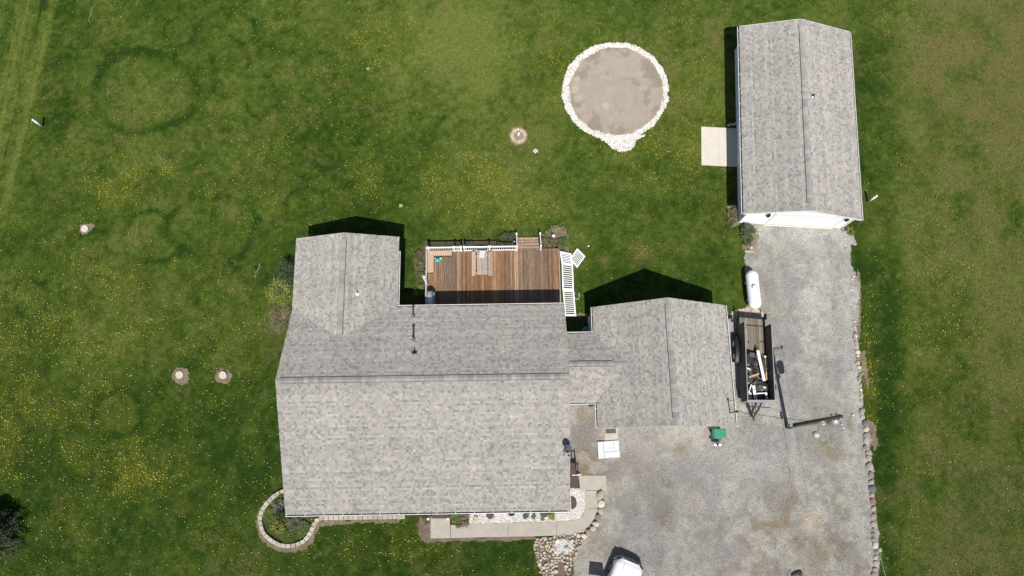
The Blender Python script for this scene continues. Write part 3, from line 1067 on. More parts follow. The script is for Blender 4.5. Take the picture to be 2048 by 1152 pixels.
def rot_prof(root, y0, y1, prof, m='siding'):
    mb = MB()
    n = len(prof)
    vs = [(x, y0, z) for x, z in prof] + [(x, y1, z) for x, z in prof]
    fs = [(i, n + i, n + (i + 1) % n, (i + 1) % n) for i in range(n)] + [tuple(range(n)), tuple(reversed(range(n, 2 * n)))]
    mb._add(vs, fs)
    return mb.build('wall', m, root, local=True)


gable_wall(house, MX0 + .32, MX1 - .30, [(MY0 + .95, 0), (MY1 - .42, 0), (MY1 - .42, ZE + .02), (MYR, ZR - .16), (MY0 + .95, ZS + .22)])
rot_prof(house, MY1 - 3.0, NY1 - .32, [(NX0 + .42, 0), (NX1 - .42, 0), (NX1 - .42, ZE - .02), (nxm, NZR - .16), (NX0 + .42, ZE - .02)])
rot_prof(house, GY0 + .30, GY1 - .30, [(GX0 + .40, 0), (GX1 - .40, 0), (GX1 - .40, GZE + .04), (gxm, GZR - .18), (GX0 + .40, GZE + .04)])
gable_wall(house, MX1 - .40, GX0 + .50, [(cys + .9, 0), (cyn - .45, 0), (cyn - .45, CZE + .04), (cym, CZR - .17), (cys + .9, CZE + .22)])
# rake boards
for (a, b) in (((NX0, NY1, ZE), (nxm, NY1, NZR)), ((NX1, NY1, ZE), (nxm, NY1, NZR)), ((GX0, GY1, GZE), (gxm, GY1, GZR)), ((GX1, GY1, GZE), (gxm, GY1, GZR)),
               ((GX0, GY0, GZE), (gxm, GY0, GZR)), ((GX1, GY0, GZE), (gxm, GY0, GZR)),
               ((MX1, MY0, ZS), (MX1, MYR, ZR)), ((MX1, MY1, ZE), (MX1, MYR, ZR)), ((MX0, MY0, ZS), (MX0, MYR, ZR)), ((MX0, MY1, ZE), (MX0, MYR, ZR))):
    a, b = Vector(a), Vector(b)
    cn = Vector(((MX0 + MX1) / 2, (MY0 + MY1) / 2, 0)) if abs(a.x - b.x) < .01 else None
    if cn is not None:
        off = Vector((-.016 if a.x > cn.x else .012, 0, -.10))
    else:
        off = Vector((0, -.012 if a.y > 5.6 else .012, -.10))
    MB().beam(a + off, b + off, .028, .15).build('rake_board', 'gutter', house, local=True)
# porch on the south side: two white posts and brown decking under the eave
for u in (859, 898):
    pp = loc(u, 1036, 1.0)
    MB().box(pp.x - .06, pp.x + .06, pp.y - .06, pp.y + .06, .02, ZS - .14).build('porch_post', 'vinyl', house, local=True, bevel=.01)
pa, pb = loc(861, 1037, .12), loc(898, 1037, .12)
for k in range(5):
    MB().box(pa.x, pb.x, pa.y + k * .16, pa.y + k * .16 + .15, .02, .14).build('porch_board', 'brown', house, local=True)
# plumbing vents and flues, base pixel on the slope
mp = (ZR - ZE) / (MY1 - MYR)


def on_north(u, v):
    z = 4
    for _ in range(12):
        p = loc(u, v, z)
        z = ZE + (MY1 - p.y) * mp
    return loc(u, v, z)


def on_south(u, v):
    z = 4
    for _ in range(12):
        p = loc(u, v, z)
        z = ZS + (p.y - MY0) * (ZR - ZS) / (MYR - MY0)
    return loc(u, v, z)


for (u, v, h, r, cap) in ((826.5, 634, .95, .06, 1), (827, 680, 1.15, .075, 1)):
    p = on_north(u, v)
    t = MB()
    t.smooth = True
    t.lathe([(.16, -.03), (.15, .06), (.085, .12), (.08, .14)], 14, p)
    o = t.build('pipe_flashing', 'steel', house, local=True)
    t = MB()
    t.smooth = True
    t.tube(p + Vector((0, 0, .0)), p + Vector((0, 0, h)), r, r, 14)
    t.build('vent_pipe', 'steel', house, local=True)
    t = MB()
    t.smooth = True
    t.lathe([(r * 1.05, h - .1), (r * 1.3, h - .06), (r * 1.35, h + .03), (r * .8, h + .09), (.01, h + .11)], 14, p)
    t.build('vent_cap', 'steel', house, local=True)
p = on_north(829, 706)
t = MB()
t.lathe([(.14, -.04), (.13, .06), (.05, .10)], 12, p)
t.tube(p, p + Vector((0, 0, .38)), .045, .045, 10)
t.build('vent_pipe', 'black', house, local=True)
MB().tube(p + Vector((-.18, 0, .12)), p + Vector((.18, 0, .12)), .025, .025, 6).build('vent_guard', 'black', house, local=True)
z = 3.6
for _ in range(12):
    p = loc(715, 588, z)
    z = NZR - (p.x - nxm) * (NZR - ZE) / (NX1 - nxm)
t = MB()
t.smooth = True
t.lathe([(.13, -.06), (.12, .05), (.06, .10)], 12, p)
t.tube(p, p + Vector((0, 0, .34)), .05, .05, 10)
t.build('vent_pipe', 'porcelain', house, local=True)

# ------------------------------------------------------------------ outbuilding
shed = thing('outbuilding', 'long detached outbuilding with grey shingle roof, white walls and wide overhead door', 'garage', (0, 0, 0), SYAW)
SX0, SX1, SY0, SY1, SZE, SZR = 15.22, 23.44, 17.34, 32.17, 2.55, 3.78
sxm = (SX0 + SX1) / 2
for (x0, sd) in ((SX0, 31), (SX1, 32)):
    w_ = Vector((sxm - x0, 0, SZR - SZE))
    roof_plane(shed, (x0, SY0, SZE), (0, 1, 0), SY1 - SY0, w_.normalized(), w_.length, sd)
ridge_vent(shed, (sxm, SY1, SZR), (sxm, SY0, SZR), .30, 5, gap0=.5, gap1=.6)
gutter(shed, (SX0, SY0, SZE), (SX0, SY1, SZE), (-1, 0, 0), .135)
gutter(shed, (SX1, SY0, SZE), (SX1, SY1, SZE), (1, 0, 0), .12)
bsw, bse = loc(1477, 445.5, 0, SYAW), loc(1683, 455.5, 0, SYAW)
WX0, WX1, WY0 = bsw.x, bse.x, (bsw.y + bse.y) / 2
WY1 = SY1 - .45
HW = SZE - .02
pt = (SZR - SZE) / (sxm - SX0)
prof = [(WX0, 0), (WX1, 0), (WX1, SZE + (SX1 - WX1) * pt - .12), (sxm, SZR - .13), (WX0, SZE + (WX0 - SX0) * pt - .12)]
rot_prof(shed, WY0, WY1, prof)
dx0, dx1 = loc(1531, 449, 0, SYAW).x, loc(1662, 455, 0, SYAW).x
siding_wall(shed, (WX0, WY0, 0), (WX1, WY0, 0), 2.55, gap=(dx0 - WX0 - .12, dx1 - WX0 + .12))
siding_wall(shed, (WX0, WY1, 0), (WX0, WY0, 0), 2.45)
for (x, y) in ((WX0, WY0), (WX1, WY0), (WX0, WY1)):
    MB().box(x - .035, x + .035, y - .035, y + .035, 0, 2.5).build('corner_trim', 'gutter', shed, local=True)
t = MB()
t.box(dx0 - .11, dx0, WY0 - .05, WY0 - .002, 0, 2.28)
t.box(dx1, dx1 + .11, WY0 - .05, WY0 - .002, 0, 2.28)
t.box(dx0 - .11, dx1 + .11, WY0 - .05, WY0 - .002, 2.28, 2.40)
door = t.build('garage_door', 'gutter', shed, local=True)
for k in range(4):
    MB().box(dx0, dx1, WY0 - .035, WY0 - .003, .06 + k * .555, .06 + k * .555 + .545).build('door_panel', 'vinyl', door, local=True, bevel=.012)
MB().box(dx0 - .1, dx1 + .1, WY0 - .14, WY0 - .052, .0, .06).build('door_sill', 'lid', door, local=True)
for u, v in ((1538, 430), (1695, 437.5)):
    lp = loc(u, v, 2.2, SYAW)
    t = MB()
    t.box(lp.x - .09, lp.x + .09, WY0 - .22, WY0 - .02, 2.05, 2.30)
    t.lathe([(.03, 1.93), (.11, 1.95), (.12, 2.05), (.03, 2.36)], 8, (lp.x, WY0 - .14, 0))
    t.build('wall_lamp', 'black', shed, local=True)
# downspout on the right half of the front
dp = loc(1664, 454, 0, SYAW)
MB().tube((WX1 - .10, WY0 - .05, 0), (WX1 - .10, WY0 - .05, 2.4), .035, .035, 8).build('downspout', 'gutter', shed, local=True)
# window, walk door and small meters on the west wall
wy = loc(1479, 275, 1.5, SYAW).y
fr = MB().box(WX0 - .05, WX0 - .024, wy - .5, wy + .5, 1.05, 2.0).build('window', 'gutter', shed, local=True)
MB().box(WX0 - .062, WX0 - .051, wy - .43, wy + .43, 1.12, 1.93).build('pane', 'glass', fr, local=True)
wy = loc(1476, 312, 1, SYAW).y
dr = MB().box(WX0 - .06, WX0 - .024, wy - .45, wy + .45, .12, 2.12).build('walk_door', 'vinyl', shed, local=True)
MB().tube((WX0 - .13, wy + .36, 1.05), (WX0 - .061, wy + .36, 1.05), .035, .035, 8).build('handle', 'black', dr, local=True)
for v in (417, 423):
    wy = loc(1478, v, .8, SYAW).y
    MB().box(WX0 - .12, WX0 - .024, wy - .07, wy + .07, .85, 1.1).build('meter_box', 'black', shed, local=True)
z = 3.2
for _ in range(12):
    p = loc(1625, 193, z, SYAW)
    z = SZR - (p.x - sxm) * pt
t = MB()
t.smooth = True
t.lathe([(.17, -.06), (.16, .04), (.06, .10)], 14, p)
t.build('pipe_flashing', 'steel', shed, local=True)
t = MB()
t.smooth = True
t.tube(p, p + Vector((0, 0, .32)), .055, .055, 12)
t.build('vent_pipe', 'black', shed, local=True)
for (a, b) in (((SX0, SY1, SZE), (sxm, SY1, SZR)), ((SX1, SY1, SZE), (sxm, SY1, SZR)), ((SX0, SY0, SZE), (sxm, SY0, SZR)), ((SX1, SY0, SZE), (sxm, SY0, SZR))):
    off = Vector((0, .015 if a[1] > 20 else -.015, -.06))
    MB().beam(Vector(a) + off, Vector(b) + off, .028, .15).build('rake_board', 'gutter', shed, local=True)

# ------------------------------------------------------------------ concrete: pad by the outbuilding, path, slabs
pad = thing('concrete_pad', 'pale square concrete pad beside the outbuilding, half in its shade', 'concrete pad', at(1438, 291), SYAW)
c0, c1, c2, c3 = [loc(u, v, .1, SYAW) for u, v in ((1403, 329), (1480, 330), (1480, 254), (1402, 253))]
px0, px1, py0, py1 = c0.x, WX0 - .03, c0.y, c3.y
for i in range(2):
    for j in range(2):
        x0 = px0 + (px1 - px0) * i * .5
        y0 = py0 + (py1 - py0) * j * .5
        pts = [(x0 + .003, y0 + .003), (x0 + (px1 - px0) / 2 - .003, y0 + .003), (x0 + (px1 - px0) / 2 - .003, y0 + (py1 - py0) / 2 - .003), (x0 + .003, y0 + (py1 - py0) / 2 - .003)]
        ca, sa = math.cos(SYAW), math.sin(SYAW)
        MB().prism([(x * ca - y * sa, x * sa + y * ca) for x, y in pts], -.05, .10).build('slab', 'pad_concrete', pad)


def slab_parts(root, outlines, z, m):
    for poly in outlines:
        P = [tuple(p) for p in at_np([q[0] for q in poly], [q[1] for q in poly], z)]
        c = Vector((sum(p[0] for p in P) / len(P), sum(p[1] for p in P) / len(P)))
        area = sum(P[i - 1][0] * P[i][1] - P[i][0] * P[i - 1][1] for i in range(len(P)))
        if area < 0:
            P.reverse()
        MB().prism(P, -.04, z).build('slab', m, root)


path = thing('path', 'beige concrete garden path', 'path', at(1050, 1060))
path['kind'] = 'structure'
del path['label']
del path['category']
slab_parts(path, [
    [(861, 1037), (899.5, 1037), (900.3, 1076), (861.3, 1077)],
    [(901, 1050), (1016, 1046), (1016, 1073.6), (901.2, 1076)],
    [(1016.6, 1046), (1113, 1044), (1113, 1071.3), (1016.6, 1073.6)],
    [(1113.6, 1044), (1135, 1042.4), (1152, 1039.6), (1160, 1036.5), (1166, 1030), (1170, 1018.5), (1195.5, 1016.6), (1194, 1026), (1189.6, 1035), (1182, 1047), (1172, 1058), (1163, 1064), (1152, 1068.4), (1113.6, 1071.3)],
    [(1170, 1018), (1170, 981.6), (1193.6, 981.6), (1195.5, 1016)],
    [(1158, 951), (1212, 951), (1214, 980.8), (1160, 980.8)]], .07, 'concrete')

sl = thing('doorstep_slab', 'small concrete doorstep slab with a dark mat at the garage wall', 'doorstep', at(1221, 870))
P = at_np([1209, 1236, 1237, 1210], [884, 882, 850, 850], .08)
MB().prism([tuple(p) for p in P], -.03, .08).build('slab', 'concrete', sl)
P = at_np([1211.5, 1232, 1231.5, 1211], [867, 866, 857, 858], .1)
mt = MB().prism([tuple(p) for p in P], .082, .10).build('door_mat', 'mat', None)
mt['label'] = 'small brown door mat on the concrete doorstep slab'
mt['category'] = 'door mat'
sl2 = thing('white_hatch', 'white weathered panel with seams lying on the gravel by the garage', 'panel', at(1218, 900))
P = [Vector((*q, 0)) for q in at_np([1197, 1240, 1237, 1195], [918, 914, 881, 884], .2)]


def quad_in(P, a0, a1, b0, b1):
    f = lambda a, b: (P[0] * (1 - a) + P[1] * a) * (1 - b) + (P[3] * (1 - a) + P[2] * a) * b
    return [tuple(f(a, b)[:2]) for a, b in ((a0, b0), (a1, b0), (a1, b1), (a0, b1))]


MB().prism(quad_in(P, .01, .99, .01, .99), 0, .17).build('frame', 'grey', sl2)
for r_ in ((0, .26, 0, 1), (.285, 1, 0, .36), (.285, .735, .385, 1), (.76, 1, .385, 1)):
    MB().prism(quad_in(P, *r_), .172, .20).build('panel', 'paper', sl2)
MB().prism(quad_in(P, .55, .61, .62, .66), .201, .22).build('handle', 'grey', sl2)

# ------------------------------------------------------------------ deck
ZD = .66


def dl(u, v, z=ZD):
    return loc(u, v, z)


deck = thing('deck', 'brown stained wooden deck behind the house with white railing and steps', 'deck', (0, 0, 0), YAW)
ax0 = dl(856, 560).x
ax1 = dl(1119.5, 560).x
ayt = dl(1000, 499).y
ayb = MY1 - .42
nb = int(round((ax1 - ax0) / .146))
bw = (ax1 - ax0) / nb
BC = [(.28, .165, .088), (.23, .135, .078), (.31, .195, .11), (.19, .12, .078), (.27, .145, .065), (.36, .25, .165), (.17, .11, .072)]
for i in range(nb):
    x0 = ax0 + i * bw
    xm_px = i / nb
    c = np.array(BC[rng.integers(0, 7)]) * rng.uniform(.82, 1.25) * np.array([1.03, .98, .90])
    orange = math.exp(-((xm_px - .45) / .16) ** 2)
    greyish = math.exp(-((xm_px - .78) / .08) ** 2) + .7 * math.exp(-((xm_px - .12) / .08) ** 2)
    c = c * (1 - .35 * orange) + np.array([.33, .155, .055]) * .35 * orange
    g_ = min(.55, .5 * greyish)
    c = (c * (1 - g_) + np.array([.24, .185, .145]) * g_) * .86
    cuts = [ayb, ayt]
    if i < 18:
        cuts = [ayb, ayt]
    elif rng.random() < .55:
        cuts = [ayb, ayb + (ayt - ayb) * rng.choice([.33, .5, .62]), ayt]
    for a, b in zip(cuts[:-1], cuts[1:]):
        mb = MB()
        mb.cur = tuple(c * rng.uniform(.9, 1.1))
        dz = rng.uniform(-.003, .003)
        mb.box(x0 + .006, x0 + bw - .006, a + .003, b - .003, ZD - .03 + dz, ZD + dz)
        mb.build('deck_board', 'board', deck, local=True)
MB().box(ax0 + .02, ax1 - .02, ayb, ayt - .03, ZD - .30, ZD - .04).build('deck_frame', 'dark', deck, local=True)
mb = MB()
mb.cur = (.30, .22, .15)
mb.box(ax0, ax1, ayt - .028, ayt + .012, ZD - .25, ZD - .001)
mb.build('rim_board', 'board', deck, local=True)
mb = MB()
mb.cur = (.42, .40, .34)
mb.box(ax1, ax1 + .04, ayb, ayt, ZD - .25, ZD + .002)
mb.build('rim_board', 'board', deck, local=True)
for x in np.linspace(ax0 + .3, ax1 - .3, 6):
    for y in (ayt - .25, ayt - 2.2):
        MB().box(x - .05, x + .05, y - .05, y + .05, 0, ZD - .3).build('deck_post', 'oldwood', deck, local=True)
# steps
sx0, sx1 = dl(1035, 490).x, dl(1079, 490).x
for k in range(4):
    y1 = ayt + .03 + (k + 1) * .265
    zt = ZD - (k + .6) * .14

    for j in range(2):
        mb = MB()
        mb.cur = tuple(np.array((.36, .25, .18)) * rng.uniform(.9, 1.1))
        mb.box(sx0, sx1, y1 - .255 + j * .104, y1 - .255 + j * .104 + .100, zt - .035, zt)
        mb.build('step_board', 'board', deck, local=True)
for k in range(4):
    y1 = ayt + .03 + (k + 1) * .265
    MB().box(sx0, sx1, y1 - .262, y1 - .02, .01, max(.03, ZD - (k + 1.7) * .14)).build('step_gap_shade', 'dark', deck, local=True)  # near-black block paints the shade in the gap below each tread
for x in (sx0 - .035, sx1 + .035):
    MB().beam((x, ayt, ZD - .12), (x, ayt + 1.15, .08), .04, .2).build('stringer', 'brown', deck, local=True)


def rail_run(root, p, q, zb, h=.92, n=None, mm='vinyl', post0=True, post1=True, cap=.085, gap=.13):
    p, q = Vector((p[0], p[1], 0)), Vector((q[0], q[1], 0))
    L = (q - p).length
    d = (q - p) / L
    R = MB()
    for (z0, hh, w) in ((zb + h, .07, cap), (zb + .10, .07, .055)):
        R.beam(p + Vector((0, 0, z0)), q + Vector((0, 0, z0)), w, hh)
    rail = R.build('railing', mm, root, local=True)
    n = n or int(L / gap)
    for i in range(1, n):
        c = p + d * (L * i / n)
        MB().box(c.x - .019, c.x + .019, c.y - .019, c.y + .019, zb + .136, zb + h - .036).build('baluster', mm, rail, local=True)
    for f, c in ((post0, p), (post1, q)):
        if f:
            t = MB()
            t.box(c.x - .06, c.x + .06, c.y - .06, c.y + .06, zb, zb + h + .10)
            t.hexa([(c.x - .08, c.y - .08, zb + h + .10), (c.x + .08, c.y - .08, zb + h + .10), (c.x + .08, c.y + .08, zb + h + .10), (c.x - .08, c.y + .08, zb + h + .10)],
                   [(c.x - .02, c.y - .02, zb + h + .15), (c.x + .02, c.y - .02, zb + h + .15), (c.x + .02, c.y + .02, zb + h + .15), (c.x - .02, c.y + .02, zb + h + .15)])
            t.build('post', mm, rail, local=True)
    return rail


ry = ayt - .07
X = lambda u: dl(u, 501).x
rail_run(deck, (ax0 + .07, ry), (X(910), ry), ZD, n=14)
rail_run(deck, (X(911.5), ry), (X(923.5), ry), ZD, n=5, post0=False)
rail_run(deck, (X(930), ry), (X(980), ry), ZD, n=13)
rail_run(deck, (X(982), ry), (X(1033), ry), ZD, n=12, post0=False)
# west railing, seen nearly end on
rail_run(deck, (ax0 - .02, ry), (ax0 - .02, dl(850, 566).y), ZD, n=17, mm='rail_grey', post0=True, cap=.09)
rail_run(deck, (ax0 - .02, dl(850, 568).y), (ax0 - .02, ayb + .15), ZD, n=12, mm='rail_grey', cap=.09)
# stair rails
for x in (sx0 - .06, sx1 + .06):
    R = MB()
    R.beam((x, ayt - .02, ZD + .92), (x, ayt + 1.05, .92), .07, .06)
    R.beam((x, ayt - .02, ZD + .12), (x, ayt + 1.05, .14), .05, .05)
    rl = R.build('stair_rail', 'vinyl', deck, local=True)
    for k in range(8):
        yy = ayt + .12 + k * .12
        zz = ZD - .62 * (yy - ayt) / 1.07
        MB().box(x - .017, x + .017, yy - .017, yy + .017, zz + .15, zz + .90).build('baluster', 'vinyl', rl, local=True)
    for (yy, zz) in ((ayt - .06, ZD), (ayt + 1.07, 0)):
        t = MB().box(x - .055, x + .055, yy - .055, yy + .055, zz, zz + 1.02)
        t.build('post', 'vinyl', rl, local=True)

# L-shaped bench (planks are parts)
bench = thing('corner_bench', 'tan plank corner bench along the deck railing', 'bench', (0, 0, 0), YAW)
ZB = ZD + .44
a = loc(853, 500, ZB)
b = loc(903, 511, ZB)
c = loc(867, 545, ZB)
xw = (c.x - a.x)
ys_ = np.linspace(c.y, b.y, 9)
for y0, y1 in zip(ys_[:-1], ys_[1:]):
    MB().box(a.x + .01, c.x, y0 + .005, y1 - .005, ZB - .035, ZB).build('plank', 'tan', bench, local=True)
ys_ = np.linspace(b.y, ry - .08, 4)
for k, (x0, x1) in enumerate(zip(np.linspace(a.x + .01, b.x, 10)[:-1], np.linspace(a.x + .01, b.x, 10)[1:])):
    MB().box(x0 + .005, x1 - .001, b.y + .005, ry - .08, ZB - .035, ZB).build('plank', 'tan', bench, local=True)
MB().box(a.x + .06, c.x - .05, c.y + .04, ry - .1, ZD + .003, ZB - .04).build('bench_base', 'brown', bench, local=True)
MB().box(c.x - .05, b.x - .05, b.y + .05, ry - .1, ZD + .003, ZB - .04).build('bench_base', 'brown', bench, local=True)

# picnic table with attached benches
pic = thing('picnic_table', 'grey weathered picnic table with attached benches on the deck', 'picnic table', (0, 0, 0), YAW)
ZT, ZQ = ZD + .74, ZD + .45
ta, tb = loc(954, 501, ZT), loc(975, 549, ZT)
for k in range(5):
    w_ = (tb.x - ta.x) / 5
    mb = MB()
    mb.cur = tuple(np.array((.40, .33, .27)) * rng.uniform(.85, 1.15))
    mb.box(ta.x + k * w_ + .006, ta.x + (k + 1) * w_ - .006, tb.y, ta.y, ZT - .04, ZT)
    mb.build('table_plank', 'oldwood', pic, local=True)
for (u0, u1) in ((943.5, 951.5), (976.5, 984.5)):
    p0, p1 = loc(u0, 503, ZQ), loc(u1, 551, ZQ)
    for k in range(2):
        w_ = (p1.x - p0.x) / 2
        mb = MB()
        mb.cur = tuple(np.array((.42, .34, .28)) * rng.uniform(.85, 1.15))
        mb.box(p0.x + k * w_ + .005, p0.x + (k + 1) * w_ - .005, p1.y, p0.y, ZQ - .04, ZQ)
        mb.build('bench_plank', 'oldwood', pic, local=True)
bx0, bx1 = loc(944, 520, ZQ).x, loc(984, 520, ZQ).x
for yy in (tb.y + .28, ta.y - .28):
    mb = MB()
    mb.cur = (.36, .29, .23)
    mb.box(bx0, bx1, yy - .02, yy + .02, ZQ - .14, ZQ - .045)
    mb.box(ta.x + .02, tb.x - .02, yy - .02, yy + .02, ZT - .13, ZT - .045)
    mb.build('cross_beam', 'oldwood', pic, local=True)
    xm_ = (ta.x + tb.x) / 2
    for s in (-1, 1):
        mb = MB()
        mb.cur = (.36, .29, .23)
        mb.beam((xm_ + s * .2, yy + .04, ZT - .06), (xm_ + s * .55, yy + .04, ZD), .04, .09)
        mb.build('leg', 'oldwood', pic, local=True)
q4 = [loc(u, v, ZT) for u, v in ((957.5, 516), (968, 516.5), (970.5, 502), (960.5, 501))]
ca, sa = math.cos(YAW), math.sin(YAW)
MB().prism([(q.x * ca - q.y * sa, q.x * sa + q.y * ca) for q in q4], ZT + .004, ZT + .03).build(
    'serving_board', 'paper', None, label='white rectangular board lying on the picnic table', category='board')

# toys on the deck
t1 = thing('watering_can', 'turquoise toy watering can on the deck by the tan bench', 'watering can', at(875.5, 520.5, ZD))
c = at(875.5, 521, ZD)
mb = MB()
mb.smooth = True
mb.lathe([(.13, 0), (.16, .05), (.15, .20), (.11, .23)], 16, c)
mb.build('body', 'teal', t1)
mb = MB()
mb.tube(c + Vector((-.08, .05, .10)), c + Vector((-.28, .12, .24)), .03, .02, 8)
mb.build('spout', 'porcelain', t1)
mb = MB()
mb.path([c + Vector((.1, 0, .22)), c + Vector((.06, 0, .33)), c + Vector((-.06, 0, .33)), c + Vector((-.1, 0, .22))], .015)
mb.build('handle', 'teal', t1)
t1 = thing('toy_bucket', 'small lime green toy bucket beside the turquoise watering can', 'bucket', at(882, 518, ZD))
c = at(882, 518.5, ZD)
mb = MB()
mb.smooth = True
mb.lathe([(.075, 0), (.10, .17), (.085, .17), (.065, .03)], 16, c)
mb.build('body', 'lime', t1)
mb = MB()
mb.path([c + Vector((.09 * math.cos(a), .02, .17 + .08 * math.sin(a))) for a in np.linspace(0, math.pi, 7)], .008, 5)
mb.build('handle', 'lime', t1)

# grill under the eave
g = loc(858, 596, ZD + .9)
gr = thing('gas_grill', 'silver gas grill standing against the west railing of the deck', 'grill', (0, 0, 0), YAW)
gx0, gx1 = loc(851.5, 596, ZD + 1.0).x, loc(865, 596, ZD + 1.0).x
gy0, gy1 = loc(858, 618, ZD + 1).y, loc(858, 580, ZD + 1).y
MB().box(gx0 + .04, gx1 - .04, gy0 + .1, gy1 - .1, ZD + .08, ZD + .78).build('cabinet', 'black', gr, local=True, bevel=.01)
mb = MB()
mb.smooth = True
r_ = (gx1 - gx0) / 2
vs, fs = [], []
for i in range(11):
    a_ = math.pi * i / 10
    for yy in (gy0 + .12, gy1 - .12):
        vs.append(((gx0 + gx1) / 2 + r_ * math.cos(a_), yy, ZD + .84 + .27 * math.sin(a_)))
for i in range(10):
    fs.append((2 * i, 2 * i + 1, 2 * i + 3, 2 * i + 2))
fs += [tuple(range(0, 22, 2)), tuple(reversed(range(1, 22, 2)))]
mb._add(vs, fs)
mb.build('lid', mat('lid_steel', (.62, .64, .66), .3, metal=.35), gr, local=True)
MB().box(gx0, gx1, gy0 + .1, gy1 - .1, ZD + .78, ZD + .838).build('firebox', 'black', gr, local=True)
for (a_, b_) in ((gy0 - .22, gy0 + .08), (gy1 - .08, gy1 + .0)):
    MB().box(gx0 + .03, gx1 - .02, a_, b_, ZD + .80, ZD + .83).build('side_shelf', 'grey', gr, local=True)
MB().box(gx1 + .005, gx1 + .12, gy0 + .05, gy1 - .1, ZD + .70, ZD + .80).build('control_panel', 'steel', gr, local=True)
for k in range(5):
    yy = gy0 + .18 + k * .17
    MB().tube((gx1 + .12, yy, ZD + .75), (gx1 + .16, yy, ZD + .75), .028, .028, 8).build('knob', 'black', gr, local=True)
MB().tube((gx1 + .07, gy0 + .1, ZD + .92), (gx1 + .07, gy1 - .16, ZD + .92), .014, .014, 8).build('lid_handle', 'steel', gr, local=True)
for sx_ in (gx0 + .08, gx1 - .08):
    for sy_ in (gy0 + .15, gy1 - .15):
        MB().tube((sx_ - .02, sy_, ZD + .045), (sx_ + .02, sy_, ZD + .045), .042, .042, 10).build('caster', 'rubber', gr, local=True)

# cloth hung over the west railing
mb = MB()
mb.smooth = True
c0 = [(843.5, 551.5), (848, 550), (852.5, 553), (851, 558), (854, 569), (851.5, 568.5), (849, 562), (845.5, 556)]
P = at_np([q[0] for q in c0], [q[1] for q in c0], ZD + .98)
area = sum(P[i - 1][0] * P[i][1] - P[i][0] * P[i - 1][1] for i in range(len(P)))
PP = [tuple(q) for q in P]
if area < 0:
    PP.reverse()
mb.prism(PP, ZD + .94, ZD + 1.0)
mb.build('cloth', 'cloth', None, label='pale crumpled cloth draped over the west railing of the deck', category='cloth')

# white railing panels laid on the grass along the east side of the deck
RG = 'white railing panels off the deck'


def loose_panel(corners, nsl, label, z=.35, zlow=.06, thick=.06):
    """corners in pixels: first two are one long rail, the others the second rail (same order)"""
    P = [at(u, v, zz) for (u, v), zz in zip(corners, (z, z, zlow, zlow))]
    c = (P[0] + P[1] + P[2] + P[3]) / 4
    r = thing('railing_panel', label, 'railing', (c.x, c.y, 0), 0, RG)
    for a_, b_ in ((P[0], P[1]), (P[2], P[3])):
        MB().beam(a_, b_, .09, thick).build('rail', 'vinyl', r)
    for i in range(nsl):
        k = (i + .5) / nsl
        a_ = P[0].lerp(P[1], k)
        b_ = P[2].lerp(P[3], k)
        MB().beam(a_, b_, .055, .03).build('slat', 'vinyl', r)
    for k in (0, 1):
        a_ = P[0].lerp(P[1], k)
        b_ = P[2].lerp(P[3], k)
        e = (b_ - a_) * .06
        MB().beam(a_ - e, b_ + e, .09, .07).build('end_post', 'vinyl', r)
    return r


loose_panel([(1121, 504), (1124, 526), (1141, 508), (1144, 530)], 7, 'short white railing panel with thin slats at the deck corner, beside the tilted one', .5, .25)
loose_panel([(1124.5, 527), (1126, 579), (1144.5, 530), (1146.5, 580)], 12, 'long white railing panel lying beside the deck, middle of the row', .5, .25)
loose_panel([(1126.5, 580), (1131, 631), (1146.5, 582), (1151, 631)], 12, 'long white railing panel running under the house eave corner', .5, .25)
loose_panel([(1154.5, 498.5), (1140.5, 518), (1169, 513), (1154, 534)], 7, 'short tilted white railing panel lying askew on the grass', .12, .12)
# hose loop
mb = MB()
c = at(1151, 592, .05)
pts = [c + Vector((.16 * math.cos(a) + .02 * a, .24 * math.sin(a), .02 + .02 * math.sin(a * 2))) for a in np.linspace(1.8, 7.4, 22)]
mb.path(pts, .018, 6)
mb.build('garden_hose', 'hose', None, label='loop of pale hose on the grass beside the white railing panels', category='hose')

# round white lamps / balls
for (u, v, r_, z_, lab, nm, cat) in ((1107, 471.5, .13, .55, 'round white globe lamp standing in the shrub bed by the deck steps', 'globe_lamp', 'lamp'),
                                     (1029, 483, .06, .75, 'small white globe lamp left of the deck steps', 'globe_lamp', 'lamp'),
                                     (1177, 492, .065, .08, 'small white ball lying on the lawn', 'ball', 'ball')):
    c = at(u, v, z_)
    mb = MB()
    mb.smooth = True
    mb.lathe([(r_ * math.sin(a), -r_ * math.cos(a)) for a in np.linspace(.12, math.pi - .05, 10)], 16, c)
    if nm == 'ball':
        mb.build(nm, 'vinyl', None, label=lab, category=cat)
    else:
        r = thing(nm, lab, cat, (c.x, c.y, 0))
        mb.build('globe', 'porcelain', r)
        MB().tube((c.x, c.y, 0), (c.x, c.y, z_ - r_ * .9), .03, .03, 8).build('stem', 'black', r)

# lattice and a shallow basin in the corner between link and garage
lat = thing('lattice_screen', 'white lattice screen against the garage wall near the link', 'lattice', at(1183, 655))
pA, pB = at(1175, 640, .0), at(1179, 667, .0)
dV = (pB - pA)
for s in (1, -1):
    for k in range(9):
        t0 = k / 8
        a_ = pA + dV * t0 + Vector((0, 0, .02))
        b_ = pA + dV * min(1, max(0, t0 + s * .45)) + Vector((0, 0, 1.55))
        MB().beam(a_, b_, .035, .012 if s > 0 else .02, (1, 0, 0)).build('lath', 'siding', lat)
mb = MB()
mb.smooth = True
mb.lathe([(.10, 0), (.30, .10), (.34, .26), (.30, .27), (.2, .12)], 18, at(1172, 664, 0))
mb.build('basin', 'bluegrey', None, label='blue grey round basin on the ground in the shaded corner', category='basin')

